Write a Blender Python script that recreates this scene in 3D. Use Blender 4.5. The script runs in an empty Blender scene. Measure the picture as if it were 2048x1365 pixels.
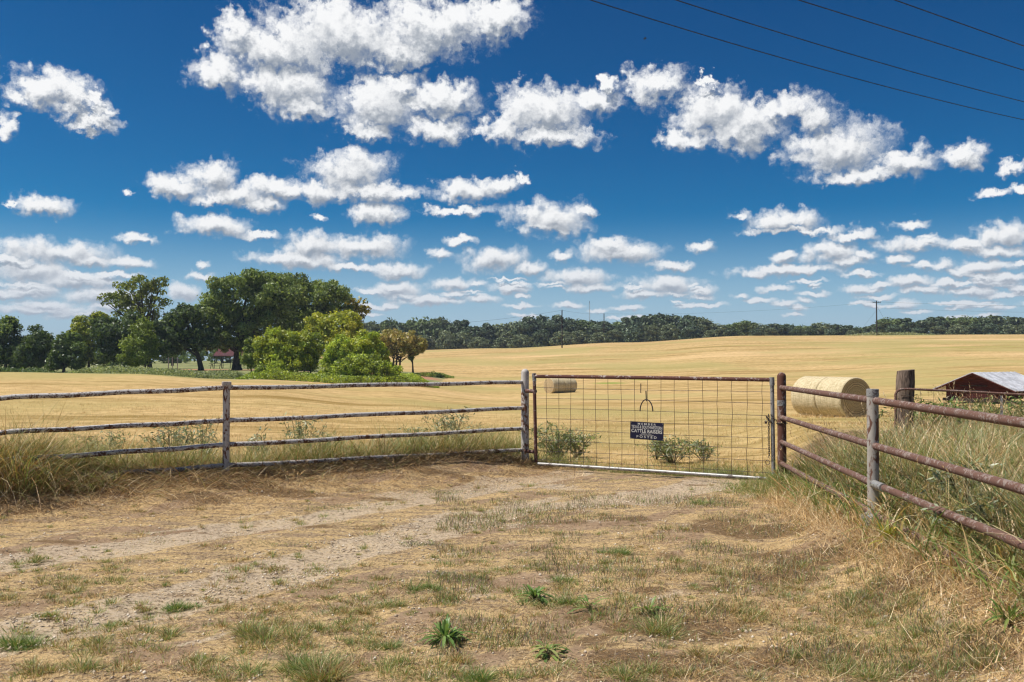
import bpy, math, random
import numpy as np
from mathutils import Vector, Matrix, noise as mnoise
R = math.radians
scene = bpy.context.scene
# ------------------------------------------------------------------ camera
F = 1900.0; CX = 1024.0; CY = 682.5; HOR = 723.0; EYE = 1.65
PITCH = math.atan((HOR - CY) / F)
cam_data = bpy.data.cameras.new('camera'); cam = bpy.data.objects.new('camera', cam_data)
scene.collection.objects.link(cam)
cam.location = (0, 0, EYE); cam.rotation_euler = (R(90) + PITCH, 0, 0)
cam_data.sensor_width = 36.0; cam_data.lens = 36.0 * F / 2048.0
cam_data.clip_start = 0.05; cam_data.clip_end = 20000
scene.camera = cam
scene.render.resolution_x = 1024; scene.render.resolution_y = 682
scene.cycles.use_denoising = True; scene.cycles.denoising_prefilter = 'ACCURATE'; scene.cycles.denoising_input_passes = 'RGB_ALBEDO_NORMAL'; scene.cycles.pixel_filter_type = 'BLACKMAN_HARRIS'; scene.cycles.filter_width = 1.25
scene.view_settings.view_transform = 'Standard'; scene.view_settings.look = 'None'
scene.view_settings.exposure = 0.15; scene.view_settings.gamma = 1.0

def ray(px, py):
    """world direction of a photo pixel, scaled so that its forward (Y) part is 1"""
    a = (px - CX) / F; b = (CY - py) / F
    c, s = math.cos(PITCH), math.sin(PITCH)
    y = c - b * s; z = s + b * c
    return a / y, z / y
def at(px, py, d):
    a, b = ray(px, py)
    return Vector((a * d, d, EYE + b * d))
def azel(px, py):
    a, b = ray(px, py)
    return math.atan2(a, 1.0), math.atan2(b, math.hypot(a, 1.0))

# ------------------------------------------------------------------ sun
SUN_EL = R(60); SUN_AZ = R(-98)          # azimuth measured from +Y towards +X
sd = bpy.data.lights.new('sun', 'SUN'); sun = bpy.data.objects.new('sun', sd); scene.collection.objects.link(sun)
sd.energy = 5.0; sd.angle = R(0.53); sd.color = (1.0, 0.945, 0.86)
to_sun = Vector((math.sin(SUN_AZ) * math.cos(SUN_EL), math.cos(SUN_AZ) * math.cos(SUN_EL), math.sin(SUN_EL)))
sun.rotation_euler = to_sun.to_track_quat('Z', 'Y').to_euler()

# ------------------------------------------------------------------ world: Nishita sky with a layer of cumulus at infinity
CLOUDS = [
 (565,95,130,62),(690,62,165,78),(850,52,150,62),(985,38,88,52),(440,150,68,42),(575,175,100,55),(610,215,66,28),(790,95,130,48),(475,60,52,40),
 (755,215,92,62),(880,200,82,40),(870,262,75,30),(735,262,58,22),(800,175,60,28),
 (1088,225,104,58),(1190,200,66,32),(1100,274,112,22),(1212,165,22,18),(1000,255,50,30),
 (1310,172,66,48),(1418,228,95,56),(1500,240,80,40),(1380,278,75,24),(1560,222,110,36),(1622,240,52,34),(1490,262,110,42),(1412,168,30,14),
 (1680,298,125,56),(1800,322,100,30),(1922,314,58,25),(1720,350,115,20),
 (98,182,92,46),(60,187,54,34),(135,192,66,34),(168,200,60,14),(190,242,56,20),(200,222,30,22),(160,212,40,24),(8,250,32,32),
 (355,372,56,26),(425,356,60,38),(470,388,95,26),(430,398,72,16),(560,376,90,22),
 (700,345,92,46),(730,382,128,26),(640,380,60,25),(800,386,54,18),(755,428,60,25),(520,408,52,18),
 (940,378,70,30),(1010,372,42,20),(1046,360,12,14),(920,420,82,12),
 (1105,440,92,38),(1098,456,86,14),(1172,424,26,14),
 (82,414,72,23),(18,410,20,8),(430,450,84,24),(520,470,42,8),(275,478,46,10),(250,388,14,9),(641,432,19,9),
 (1560,445,88,25),(1582,463,118,10),(1478,432,28,12),(1405,497,26,12),
 (1235,505,105,20),(1218,492,65,18),(1340,530,52,10),(1125,510,28,12),
 (985,520,76,24),(1060,536,38,12),(880,507,33,11),(925,480,36,8),
 (620,490,60,25),(730,495,92,22),(600,520,112,14),(700,532,100,9),(792,541,78,14),
 (1150,555,76,18),(1175,575,70,9),(1290,590,62,9),(1338,570,75,18),(1400,582,42,11),
 (1660,503,58,22),(1570,513,28,11),(1690,522,60,11),(1580,541,132,10),(1722,548,50,6),
 (1838,485,100,14),(1928,492,50,14),(2005,470,62,22),(1815,448,42,11),(1800,516,40,11),(1880,531,40,12),(1965,533,80,13),(1990,502,80,13),
 (1720,578,40,9),(1552,577,38,7),(1605,600,26,7),(1480,590,20,6),(1850,581,52,7),(1945,582,62,6),
 (110,505,125,24),(55,540,100,26),(180,522,52,12),(150,562,115,14),(60,582,95,14),(200,592,120,13),(100,618,150,9),(230,612,90,8),
 (405,527,19,8),(400,552,34,9),(370,585,34,16),(2030,334,30,16),(1992,385,44,12),(2044,375,26,12),
 (908,568,60,13),(1020,577,46,10),(790,580,62,16),(860,603,90,9),(960,598,46,9),
 (1400,611,60,5),(1250,618,40,5),(1725,607,30,5),(1590,628,28,4),(2005,556,60,8),
 (730,615,60,6),(1040,612,40,4),(1960,612,50,4),
]
_r = random.Random(4)
for _ in range(52): CLOUDS.append((_r.uniform(720, 2060), _r.uniform(560, 642), _r.uniform(16, 44), _r.uniform(3, 6.5)))
for _ in range(16): CLOUDS.append((_r.uniform(-20, 300), _r.uniform(500, 640), _r.uniform(40, 90), _r.uniform(6, 12)))
for _ in range(20): CLOUDS.append((_r.uniform(1690, 2080), _r.uniform(470, 620), _r.uniform(24, 62), _r.uniform(5, 10)))
def build_world():
    w = bpy.data.worlds.new('World'); scene.world = w; w.use_nodes = True
    nt = w.node_tree; nt.nodes.clear()
    class Tree:
        pass
    T_ = Tree(); T_.nt = nt
    class NN:
        def new(self, k): return T_.nt.nodes.new(k)
    class LL:
        def new(self, a, b): return T_.nt.links.new(a, b)
    N = NN(); L = LL()
    def math_(op, a, b=None, c=None, clamp=False):
        n = N.new('ShaderNodeMath'); n.operation = op; n.use_clamp = clamp
        for i, v in enumerate((a, b, c)):
            if v is None: continue
            if isinstance(v, (int, float)): n.inputs[i].default_value = v
            else: L.new(v, n.inputs[i])
        return n.outputs[0]
    def vm(op, a, b=None, c=None, scale=None):
        n = N.new('ShaderNodeVectorMath'); n.operation = op
        for i, v in enumerate((a, b, c)):
            if v is None: continue
            if isinstance(v, (tuple, list)): n.inputs[i].default_value = v
            else: L.new(v, n.inputs[i])
        if scale is not None:
            if isinstance(scale, (int, float)): n.inputs['Scale'].default_value = scale
            else: L.new(scale, n.inputs['Scale'])
        return n.outputs['Value'] if op in ('LENGTH', 'DOT_PRODUCT') else n.outputs[0]
    def ramp(x, a, b, lo=0.0, hi=1.0):
        n = N.new('ShaderNodeMapRange'); n.interpolation_type = 'SMOOTHSTEP'
        L.new(x, n.inputs[0])
        for k, v in zip((1, 2, 3, 4), (a, b, lo, hi)):
            if isinstance(v, (int, float)): n.inputs[k].default_value = v
            else: L.new(v, n.inputs[k])
        return n.outputs[0]
    def noise(vec, scale, detail, rough, lac=2.0, dist=0.0):
        n = N.new('ShaderNodeTexNoise'); n.inputs['Scale'].default_value = scale; n.inputs['Detail'].default_value = detail
        n.inputs['Roughness'].default_value = rough; n.inputs['Lacunarity'].default_value = lac; n.inputs['Distortion'].default_value = dist
        L.new(vec, n.inputs['Vector']); return n
    def mixc(f, a, b, mode='MIX'):
        n = N.new('ShaderNodeMix'); n.data_type = 'RGBA'; n.blend_type = mode
        if isinstance(f, (int, float)): n.inputs[0].default_value = f
        else: L.new(f, n.inputs[0])
        for s, v in ((6, a), (7, b)):
            if isinstance(v, tuple): n.inputs[s].default_value = v
            else: L.new(v, n.inputs[s])
        return n.outputs[2]
    tc = N.new('ShaderNodeTexCoord').outputs['Generated']
    sep = N.new('ShaderNodeSeparateXYZ'); L.new(tc, sep.inputs[0])
    x, y, z = sep.outputs
    az = math_('ARCTAN2', x, y)
    hyp = math_('SQRT', math_('MULTIPLY_ADD', x, x, math_('MULTIPLY', y, y)))
    el = math_('ARCTAN2', z, hyp)
    comb = N.new('ShaderNodeCombineXYZ'); L.new(az, comb.inputs[0]); L.new(el, comb.inputs[1])
    P = comb.outputs[0]
    # clear sky: Nishita, deepened channel by channel as a polarising filter does
    lift = N.new('ShaderNodeCombineXYZ'); L.new(x, lift.inputs[0]); L.new(y, lift.inputs[1])
    L.new(math_('ADD', math_('MAXIMUM', z, 0.0), 0.032), lift.inputs[2])
    sky = N.new('ShaderNodeTexSky'); sky.sky_type = 'NISHITA'; sky.sun_disc = False
    sky.sun_elevation = SUN_EL; sky.sun_rotation = SUN_AZ
    sky.altitude = 2000; sky.air_density = 1.0; sky.dust_density = 0.3; sky.ozone_density = 6.0
    L.new(vm('NORMALIZE', lift.outputs[0]), sky.inputs[0])
    sc = N.new('ShaderNodeSeparateColor'); L.new(sky.outputs[0], sc.inputs[0])
    cc = N.new('ShaderNodeCombineColor')
    for i, (p_, k_) in enumerate(((2.4, 0.95), (1.66, 1.38), (1.36, 0.98))):
        v = math_('POWER', math_('MULTIPLY', sc.outputs[i], 0.095), p_)
        L.new(math_('MULTIPLY', v, k_ * 10.0), cc.inputs[i])
    skyc = mixc(ramp(el, 0.0, 0.16, 0.97, 0.0), cc.outputs[0], (4.3, 5.6, 6.7, 1))      # thin dry-season air low down
    bg_clear = N.new('ShaderNodeBackground'); L.new(skyc, bg_clear.inputs[0]); bg_clear.inputs[1].default_value = 0.1
    elc = math_('MAXIMUM', el, 0.0)
    amp = math_('MULTIPLY_ADD', elc, 0.085, 0.0030)         # clouds look smaller towards the horizon
    off = N.new('ShaderNodeCombineXYZ'); L.new(math_('MULTIPLY', amp, -0.22), off.inputs[0]); L.new(math_('MULTIPLY', amp, 0.50), off.inputs[1])
    P1 = vm('ADD', P, off.outputs[0])                       # a little way towards the sun, which is high and to the left
    def warp(Pv):
        w1 = noise(Pv, 24.0, 5.0, 0.6); w2 = noise(Pv, 85.0, 5.0, 0.58)
        d1 = vm('SUBTRACT', w1.outputs['Color'], (0.5, 0.5, 0.5)); d2 = vm('SUBTRACT', w2.outputs['Color'], (0.5, 0.5, 0.5))
        s1 = vm('SCALE', d1, scale=math_('MULTIPLY', amp, 1.25)); s2 = vm('SCALE', d2, scale=math_('MULTIPLY', amp, 1.5))
        Q = vm('MULTIPLY', vm('ADD', vm('ADD', Pv, s1), s2), (1, 1, 0))
        vor = N.new('ShaderNodeTexVoronoi'); vor.feature = 'F1'; vor.inputs['Scale'].default_value = 36.0
        vor.inputs['Detail'].default_value = 2.0; vor.inputs['Roughness'].default_value = 0.6; vor.inputs['Lacunarity'].default_value = 2.3
        L.new(vm('ADD', Pv, s2), vor.inputs['Vector'])
        add = math_('MULTIPLY', math_('SUBTRACT', 0.60, vor.outputs['Distance']), 0.36)
        add = math_('MULTIPLY_ADD', math_('SUBTRACT', w1.outputs['Fac'], 0.5), 0.40, add)
        add = math_('MULTIPLY_ADD', math_('SUBTRACT', w2.outputs['Fac'], 0.5), 0.46, add)
        return Q, add, w2.outputs['Fac']
    W0 = warp(P); W1 = warp(P1)
    blobs = []
    for cx, cy, rx, ry in CLOUDS:
        a0, e0 = azel(cx, cy); a1, _ = azel(cx + rx, cy); _, e1 = azel(cx, cy - ry)
        blobs.append((a0, e0, (a1 - a0) * 1.20, (e1 - e0) * (1.20 if e0 > 0.13 else 1.55)))
    def density(Q, add, bl):
        cur = None
        for a0, e0, ra, re in bl:
            sx, sy = 1.0 / ra, 1.0 / re
            ln = vm('LENGTH', vm('MULTIPLY_ADD', Q, (sx, sy, 0), (-a0 * sx, -e0 * sy, 0)))
            cur = ln if cur is None else math_('SMOOTH_MIN', cur, ln, 0.12)
        b_ = math_('MAXIMUM', math_('SUBTRACT', 1.0, cur), -1.2)
        return math_('ADD', b_, add), b_
    far = ramp(el, 0.0, 0.15, 0.55, 0.0)
    fine = math_('ADD', math_('MULTIPLY', W1[2], 0.5), math_('MULTIPLY', W0[2], 0.5))
    feeds = [('Q0', 'NodeSocketVector', W0[0]), ('A0', 'NodeSocketFloat', W0[1]), ('Q1', 'NodeSocketVector', W1[0]), ('A1', 'NodeSocketFloat', W1[1]),
             ('fine', 'NodeSocketFloat', fine), ('far', 'NodeSocketFloat', far), ('sky', 'NodeSocketColor', skyc)]
    def leaf(bl):
        if not bl: return bg_clear.outputs[0]
        g = bpy.data.node_groups.new('cloud_sector', 'ShaderNodeTree')
        for nm, ty, _ in feeds: g.interface.new_socket(name=nm, in_out='INPUT', socket_type=ty)
        g.interface.new_socket(name='out', in_out='OUTPUT', socket_type='NodeSocketShader')
        T_.nt = g
        gi = N.new('NodeGroupInput').outputs; go = N.new('NodeGroupOutput')
        d0, b0 = density(gi['Q0'], gi['A0'], bl); d1, b1 = density(gi['Q1'], gi['A1'], bl)
        alpha = ramp(d0, -0.14, 0.50)
        lit = math_('MULTIPLY_ADD', math_('SUBTRACT', b0, b1), 1.25, 0.57)
        lit = math_('MULTIPLY_ADD', math_('SUBTRACT', gi['A0'], gi['A1']), 0.75, lit)
        lit = math_('MULTIPLY_ADD', ramp(d0, 0.2, 1.0), -0.20, lit)
        lit = math_('MULTIPLY_ADD', math_('SUBTRACT', gi['fine'], 0.5), 0.25, lit)
        lit = ramp(lit, 0.02, 1.0)
        col = mixc(lit, (2.8, 3.2, 3.8, 1), (8.7, 8.75, 8.8, 1))
        col = mixc(gi['far'], col, (4.6, 5.5, 6.7, 1))
        bg = N.new('ShaderNodeBackground'); L.new(mixc(alpha, gi['sky'], col), bg.inputs[0]); bg.inputs[1].default_value = 0.1
        L.new(bg.outputs[0], go.inputs[0])
        T_.nt = nt
        gn = N.new('ShaderNodeGroup'); gn.node_tree = g
        for i, (_, _, src) in enumerate(feeds): L.new(src, gn.inputs[i])
        return gn.outputs[0]
    def pick(v, edge, lo, hi):                              # lo below the edge, hi above: only one of them is evaluated
        m = N.new('ShaderNodeMixShader'); L.new(math_('GREATER_THAN', v, edge), m.inputs[0])
        L.new(lo, m.inputs[1]); L.new(hi, m.inputs[2]); return m.outputs[0]
    MA, ME = 0.045, 0.035
    def near(b, A0, A1, E0, E1):
        a0, e0, ra, re = b
        return a0 + 1.5 * ra + MA * 0.4 > A0 and a0 - 1.5 * ra - MA * 0.4 < A1 and e0 + 1.5 * re + 0.02 > E0 and e0 - 1.5 * re - 0.02 < E1
    def tree(bl, A0, A1, E0, E1, depth):
        bl = [b for b in bl if near(b, A0, A1, E0, E1)]
        if len(bl) <= 5 or depth == 0: return leaf(bl)
        if (A1 - A0) > 1.6 * (E1 - E0):
            m = (A0 + A1) / 2
            return pick(az, m, tree(bl, A0, m, E0, E1, depth - 1), tree(bl, m, A1, E0, E1, depth - 1))
        m = (E0 + E1) / 2
        return pick(el, m, tree(bl, A0, A1, E0, m, depth - 1), tree(bl, A0, A1, m, E1, depth - 1))
    T = tree(blobs, -0.66, 0.66, 0.0, 0.46, 6)
    for v, e, inside in ((az, -0.66, 1), (az, 0.66, 0), (el, 0.0, 1), (el, 0.46, 0)):
        T = pick(v, e, bg_clear.outputs[0], T) if inside else pick(v, e, T, bg_clear.outputs[0])
    out = N.new('ShaderNodeOutputWorld'); L.new(T, out.inputs[0])
    w.cycles.sampling_method = 'MANUAL'; w.cycles.sample_map_resolution = 512
    pass
build_world()
# ------------------------------------------------------------------ helpers
rng = np.random.default_rng(11)
random.seed(5)
COL = scene.collection

def tag(o, label=None, cat=None, group=None, kind=None):
    if label: o['label'] = label
    if cat: o['category'] = cat
    if group: o['group'] = group
    if kind: o['kind'] = kind
    return o
def empty(name, loc, label=None, cat=None, group=None, rz=0.0):
    o = bpy.data.objects.new(name, None); COL.objects.link(o)
    o.location = loc; o.rotation_euler = (0, 0, rz); o.empty_display_size = 0.1
    return tag(o, label, cat, group)
def link(name, me, mat, parent=None):
    o = bpy.data.objects.new(name, me); COL.objects.link(o)
    if mat is not None and not me.materials: me.materials.append(mat)
    if parent is not None:
        o.parent = parent
    return o
def np_mesh(name, V, Fq, col=None, smooth=False):
    """V (n,3), Fq (m,k) with k = 3 or 4"""
    me = bpy.data.meshes.new(name); V = np.ascontiguousarray(V, np.float32); Fq = np.ascontiguousarray(Fq, np.int32)
    n, (m, k) = len(V), Fq.shape
    me.vertices.add(n); me.vertices.foreach_set('co', V.ravel())
    me.loops.add(m * k); me.loops.foreach_set('vertex_index', Fq.ravel())
    me.polygons.add(m); me.polygons.foreach_set('loop_start', np.arange(0, m * k, k, dtype=np.int32))
    me.polygons.foreach_set('loop_total', np.full(m, k, np.int32))
    if smooth: me.polygons.foreach_set('use_smooth', np.ones(m, bool))
    if col is not None:
        a = me.color_attributes.new('col', 'FLOAT_COLOR', 'POINT')
        c = np.ones((n, 4), np.float32); c[:, :3] = col; a.data.foreach_set('color', c.ravel())
    me.update(calc_edges=True); me.validate()
    return me
class MB:
    """collects tubes, boxes and prisms and links them as one mesh object"""
    def __init__(s): s.v = []; s.f = []
    def add(s, vs, fs):
        b = len(s.v); s.v += [tuple(v) for v in vs]; s.f += [tuple(i + b for i in f) for f in fs]
    def tube(s, pts, rad, n=10, cap=True):
        pts = [Vector(p) for p in pts]
        if not isinstance(rad, (list, tuple)): rad = [rad] * len(pts)
        vs, fs = [], []; up = None
        for i, p in enumerate(pts):
            t = (pts[min(i + 1, len(pts) - 1)] - pts[max(i - 1, 0)]).normalized()
            if up is None:
                up = Vector((0, 0, 1)) if abs(t.z) < 0.9 else Vector((1, 0, 0))
            x = t.cross(up).normalized(); y = x.cross(t).normalized(); up = y
            for k in range(n):
                a = 2 * math.pi * k / n
                vs.append(p + (x * math.cos(a) + y * math.sin(a)) * rad[i])
        for i in range(len(pts) - 1):
            for k in range(n):
                k2 = (k + 1) % n
                fs.append((i * n + k, i * n + k2, (i + 1) * n + k2, (i + 1) * n + k))
        if cap:
            fs.append(tuple(range(n))[::-1]); fs.append(tuple((len(pts) - 1) * n + k for k in range(n)))
        s.add(vs, fs); return s
    def box(s, c, sx, sy, sz, rz=0.0):
        c = Vector(c); m = Matrix.Rotation(rz, 3, 'Z'); vs = []
        for dz in (-1, 1):
            for dx, dy in ((-1, -1), (1, -1), (1, 1), (-1, 1)):
                vs.append(c + m @ Vector((dx * sx / 2, dy * sy / 2, dz * sz / 2)))
        s.add(vs, [(3, 2, 1, 0), (4, 5, 6, 7), (0, 1, 5, 4), (1, 2, 6, 5), (2, 3, 7, 6), (3, 0, 4, 7)]); return s
    def torus(s, c, ax, R1, r, n=20, m=6, stretch=1.0, up=None, arc=(0, 2 * math.pi)):
        c = Vector(c); ax = Vector(ax).normalized()
        u = Vector(up).normalized() if up is not None else ax.orthogonal().normalized(); v = ax.cross(u).normalized()
        full = abs(arc[1] - arc[0] - 2 * math.pi) < 1e-4
        k = n if full else n + 1; vs, fs = [], []
        for i in range(k):
            a = arc[0] + (arc[1] - arc[0]) * i / n
            d = u * math.cos(a) * stretch + v * math.sin(a); p = c + d * R1; dn = d.normalized()
            for j in range(m):
                b = 2 * math.pi * j / m; vs.append(p + (dn * math.cos(b) + ax * math.sin(b)) * r)
        for i in range(n):
            i2 = (i + 1) % k if full else i + 1
            for j in range(m):
                j2 = (j + 1) % m; fs.append((i * m + j, i * m + j2, i2 * m + j2, i2 * m + j))
        s.add(vs, fs); return s
    def build(s, name, mat, parent=None, smooth=True, bevel=0.0, origin=None):
        me = bpy.data.meshes.new(name)
        v = s.v if origin is None else [tuple(Vector(p) - Vector(origin)) for p in s.v]
        me.from_pydata(v, [], s.f); me.update()
        if smooth: me.shade_smooth()
        o = link(name, me, mat, parent)
        if smooth:
            m = o.modifiers.new('split', 'EDGE_SPLIT'); m.split_angle = R(40)
        if bevel:
            m = o.modifiers.new('bevel', 'BEVEL'); m.width = bevel; m.segments = 2; m.limit_method = 'ANGLE'
        return o

# ---- lattice noise in numpy
def _hash(ix, iy, seed):
    h = (ix.astype(np.int64) * 374761393 + iy.astype(np.int64) * 668265263 + seed * 1442695041) & 0xffffffff
    h = ((h ^ (h >> 13)) * 1274126177) & 0xffffffff
    return ((h ^ (h >> 16)) & 0xffff) / 65535.0
def vnoise(x, y, seed=0):
    ix, iy = np.floor(x), np.floor(y); fx, fy = x - ix, y - iy
    fx = fx * fx * (3 - 2 * fx); fy = fy * fy * (3 - 2 * fy)
    a, b = _hash(ix, iy, seed), _hash(ix + 1, iy, seed); c, d = _hash(ix, iy + 1, seed), _hash(ix + 1, iy + 1, seed)
    return a + (b - a) * fx + (c - a) * fy + (a - b - c + d) * fx * fy
def fbm(x, y, seed=0, octv=4, g=0.5):
    s = np.zeros_like(x, dtype=float); a, t = 1.0, 0.0
    for k in range(octv):
        s += a * vnoise(x * 2 ** k, y * 2 ** k, seed + k * 17); t += a; a *= g
    return s / t
def sstep(x, a, b):
    t = np.clip((x - a) / (b - a), 0, 1); return t * t * (3 - 2 * t)

# ------------------------------------------------------------------ terrain
_D = np.array([4, 8, 12, 15, 22, 34, 60, 70, 80, 97, 120, 150, 200, 250, 300, 350, 500, 900, 3000.0])
_T = {
 -500: [0, 0, 0, 0, 0, .10, .60, .90, .80, .20, .55, .60, .9, 1.2, 1.4, 1.6, 2.0, 2.0, 0],
    0: [0, 0, 0, 0, 0, .10, .58, .82, .72, .15, .55, .60, .9, 1.2, 1.4, 1.6, 2.0, 2.0, 0],
  250: [0, 0, 0, 0, 0, .05, .48, .70, .60, .15, .55, .60, .9, 1.2, 1.4, 1.6, 2.0, 2.0, 0],
  500: [0, 0, 0, 0, 0, -.05, .10, .08, .02, -.02, .45, .50, .9, 1.4, 1.8, 1.8, 2.0, 2.0, 0],
  750: [0, 0, 0, 0, -.05, -.25, -.55, -.55, -.5, -.45, .15, .30, 1.7, 3.5, 4.9, 5.0, 4.8, 3.5, 0],
 1000: [0, 0, 0, 0, -.1, -.40, -1.1, -1.3, -1.5, -1.65, -1.3, -.3, 2.2, 4.5, 5.75, 5.9, 5.6, 4.0, 0],
 1250: [0, 0, 0, 0, -.1, -.40, -1.0, -1.2, -1.3, -1.45, -1.0, .05, 3.0, 5.9, 7.6, 7.8, 7.3, 4.5, 0],
 1500: [0, 0, 0, 0, -.05, -.32, -.8, -.9, -.95, -.9, -.4, .7, 4.2, 7.5, 9.7, 9.9, 9.0, 5.0, 0],
 2048: [0, 0, 0, 0, 0, -.25, -.35, -.3, -.15, .2, .9, 2.2, 5.2, 8.0, 10.1, 10.3, 9.4, 5.0, 0],
 2600: [0, 0, 0, 0, 0, -.20, -.2, -.1, .1, .5, 1.2, 2.6, 5.4, 8.2, 10.2, 10.4, 9.6, 5.0, 0],
}
_U = np.array([(p - CX) / F for p in sorted(_T)]); _Z = np.array([_T[p] for p in sorted(_T)])
_LD = np.log(_D)
def verge(y):                # x where the tall grass of the right verge starts
    return np.interp(y, [0, 4, 5.5, 8.15, 10, 12.5, 16, 30], [2.68, 2.70, 2.76, 2.82, 2.96, 3.30, 4.3, 6.0])
def road_right(y):           # x of the foot of the right-hand verge
    return np.interp(y, [0, 5, 8.2, 12.5, 16, 30], [1.6, 2.2, 2.35, 3.45, 4.3, 6.0])
def H(x, y, micro=True):
    x = np.asarray(x, float); y = np.asarray(y, float); yy = np.maximum(y, 4.0)
    u = np.clip(x / yy, _U[0], _U[-1]); l = np.clip(np.log(yy), _LD[0], _LD[-1] - 1e-6)
    i = np.clip(np.searchsorted(_U, u) - 1, 0, len(_U) - 2); tu = (u - _U[i]) / (_U[i + 1] - _U[i])
    j = np.clip(np.searchsorted(_LD, l, side='right') - 1, 0, len(_LD) - 2); t = (l - _LD[j]) / (_LD[j + 1] - _LD[j])
    def col(ii, jj): return _Z[ii, np.clip(jj, 0, len(_LD) - 1)]
    def cat(ii):          # monotone-ish hermite in log distance
        p0, p1, p2, p3 = col(ii, j - 1), col(ii, j), col(ii, j + 1), col(ii, j + 2)
        d1 = (p2 - p1); l_ = _LD
        hl = l_[j + 1] - l_[j]
        hm = l_[j] - l_[np.maximum(j - 1, 0)]; hp = l_[np.minimum(j + 2, len(l_) - 1)] - l_[j + 1]
        s0 = np.where(hm > 0, (p1 - p0) / np.maximum(hm, 1e-6), 0); s1 = d1 / hl; s2 = np.where(hp > 0, (p3 - p2) / np.maximum(hp, 1e-6), 0)
        m1 = 0.5 * (s0 + s1) * hl; m2 = 0.5 * (s1 + s2) * hl
        return (2 * t**3 - 3 * t**2 + 1) * p1 + (t**3 - 2 * t**2 + t) * m1 + (-2 * t**3 + 3 * t**2) * p2 + (t**3 - t**2) * m2
    tu = tu * tu * (3 - 2 * tu)
    z = cat(i) * (1 - tu) + cat(i + 1) * tu
    # verge to the right of the drive, berm under the left-hand fence
    ridge = 0.42 * sstep(x - road_right(y), -0.15, 1.25) * sstep(y, 0, 4) * (1 - sstep(y, 15.5, 30))
    fx = np.interp(x, [-9, -5.7, -3.55, 0.2], [8.9, 10.95, 11.9, 14.8])      # the left fence line
    berm = 0.24 * np.exp(-((y - fx) / 0.9) ** 2) * (1 - sstep(x, -0.8, 0.6))
    z = z + ridge + berm
    if micro:
        near = np.clip(1.2 - y / 60, 0.0, 1) * (np.abs(x) < 60)
        z = z + near * (0.055 * (fbm(x * 0.7, y * 0.7, 3, 3) - 0.5) + 0.045 * (fbm(x * 2.6, y * 2.6, 9, 4) - 0.5) * (y < 20))
    return z
def Hs(x, y): return float(H(np.array([x]), np.array([y]))[0])
def ground_at(px, py, dmax=400.0):
    """where the ray through a photo pixel meets the ground"""
    a, b = ray(px, py); d = np.concatenate([np.arange(3.5, 40, 0.05), np.arange(40, dmax, 0.5)])
    gap = (EYE + b * d) - H(a * d, d, False)
    k = np.argmax(gap < 0) if (gap < 0).any() else len(d) - 1
    return a * d[k], d[k]
def vplane(px, py, A, B):
    """where the ray through a photo pixel meets the upright plane through ground points A and B"""
    a, b = ray(px, py); (ax, ay), (bx, by) = A, B
    # a*d = ax + s*(bx-ax); d = ay + s*(by-ay)
    s = (a * ay - ax) / ((bx - ax) - a * (by - ay)); d = ay + s * (by - ay)
    return Vector((a * d, d, EYE + b * d))

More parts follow.
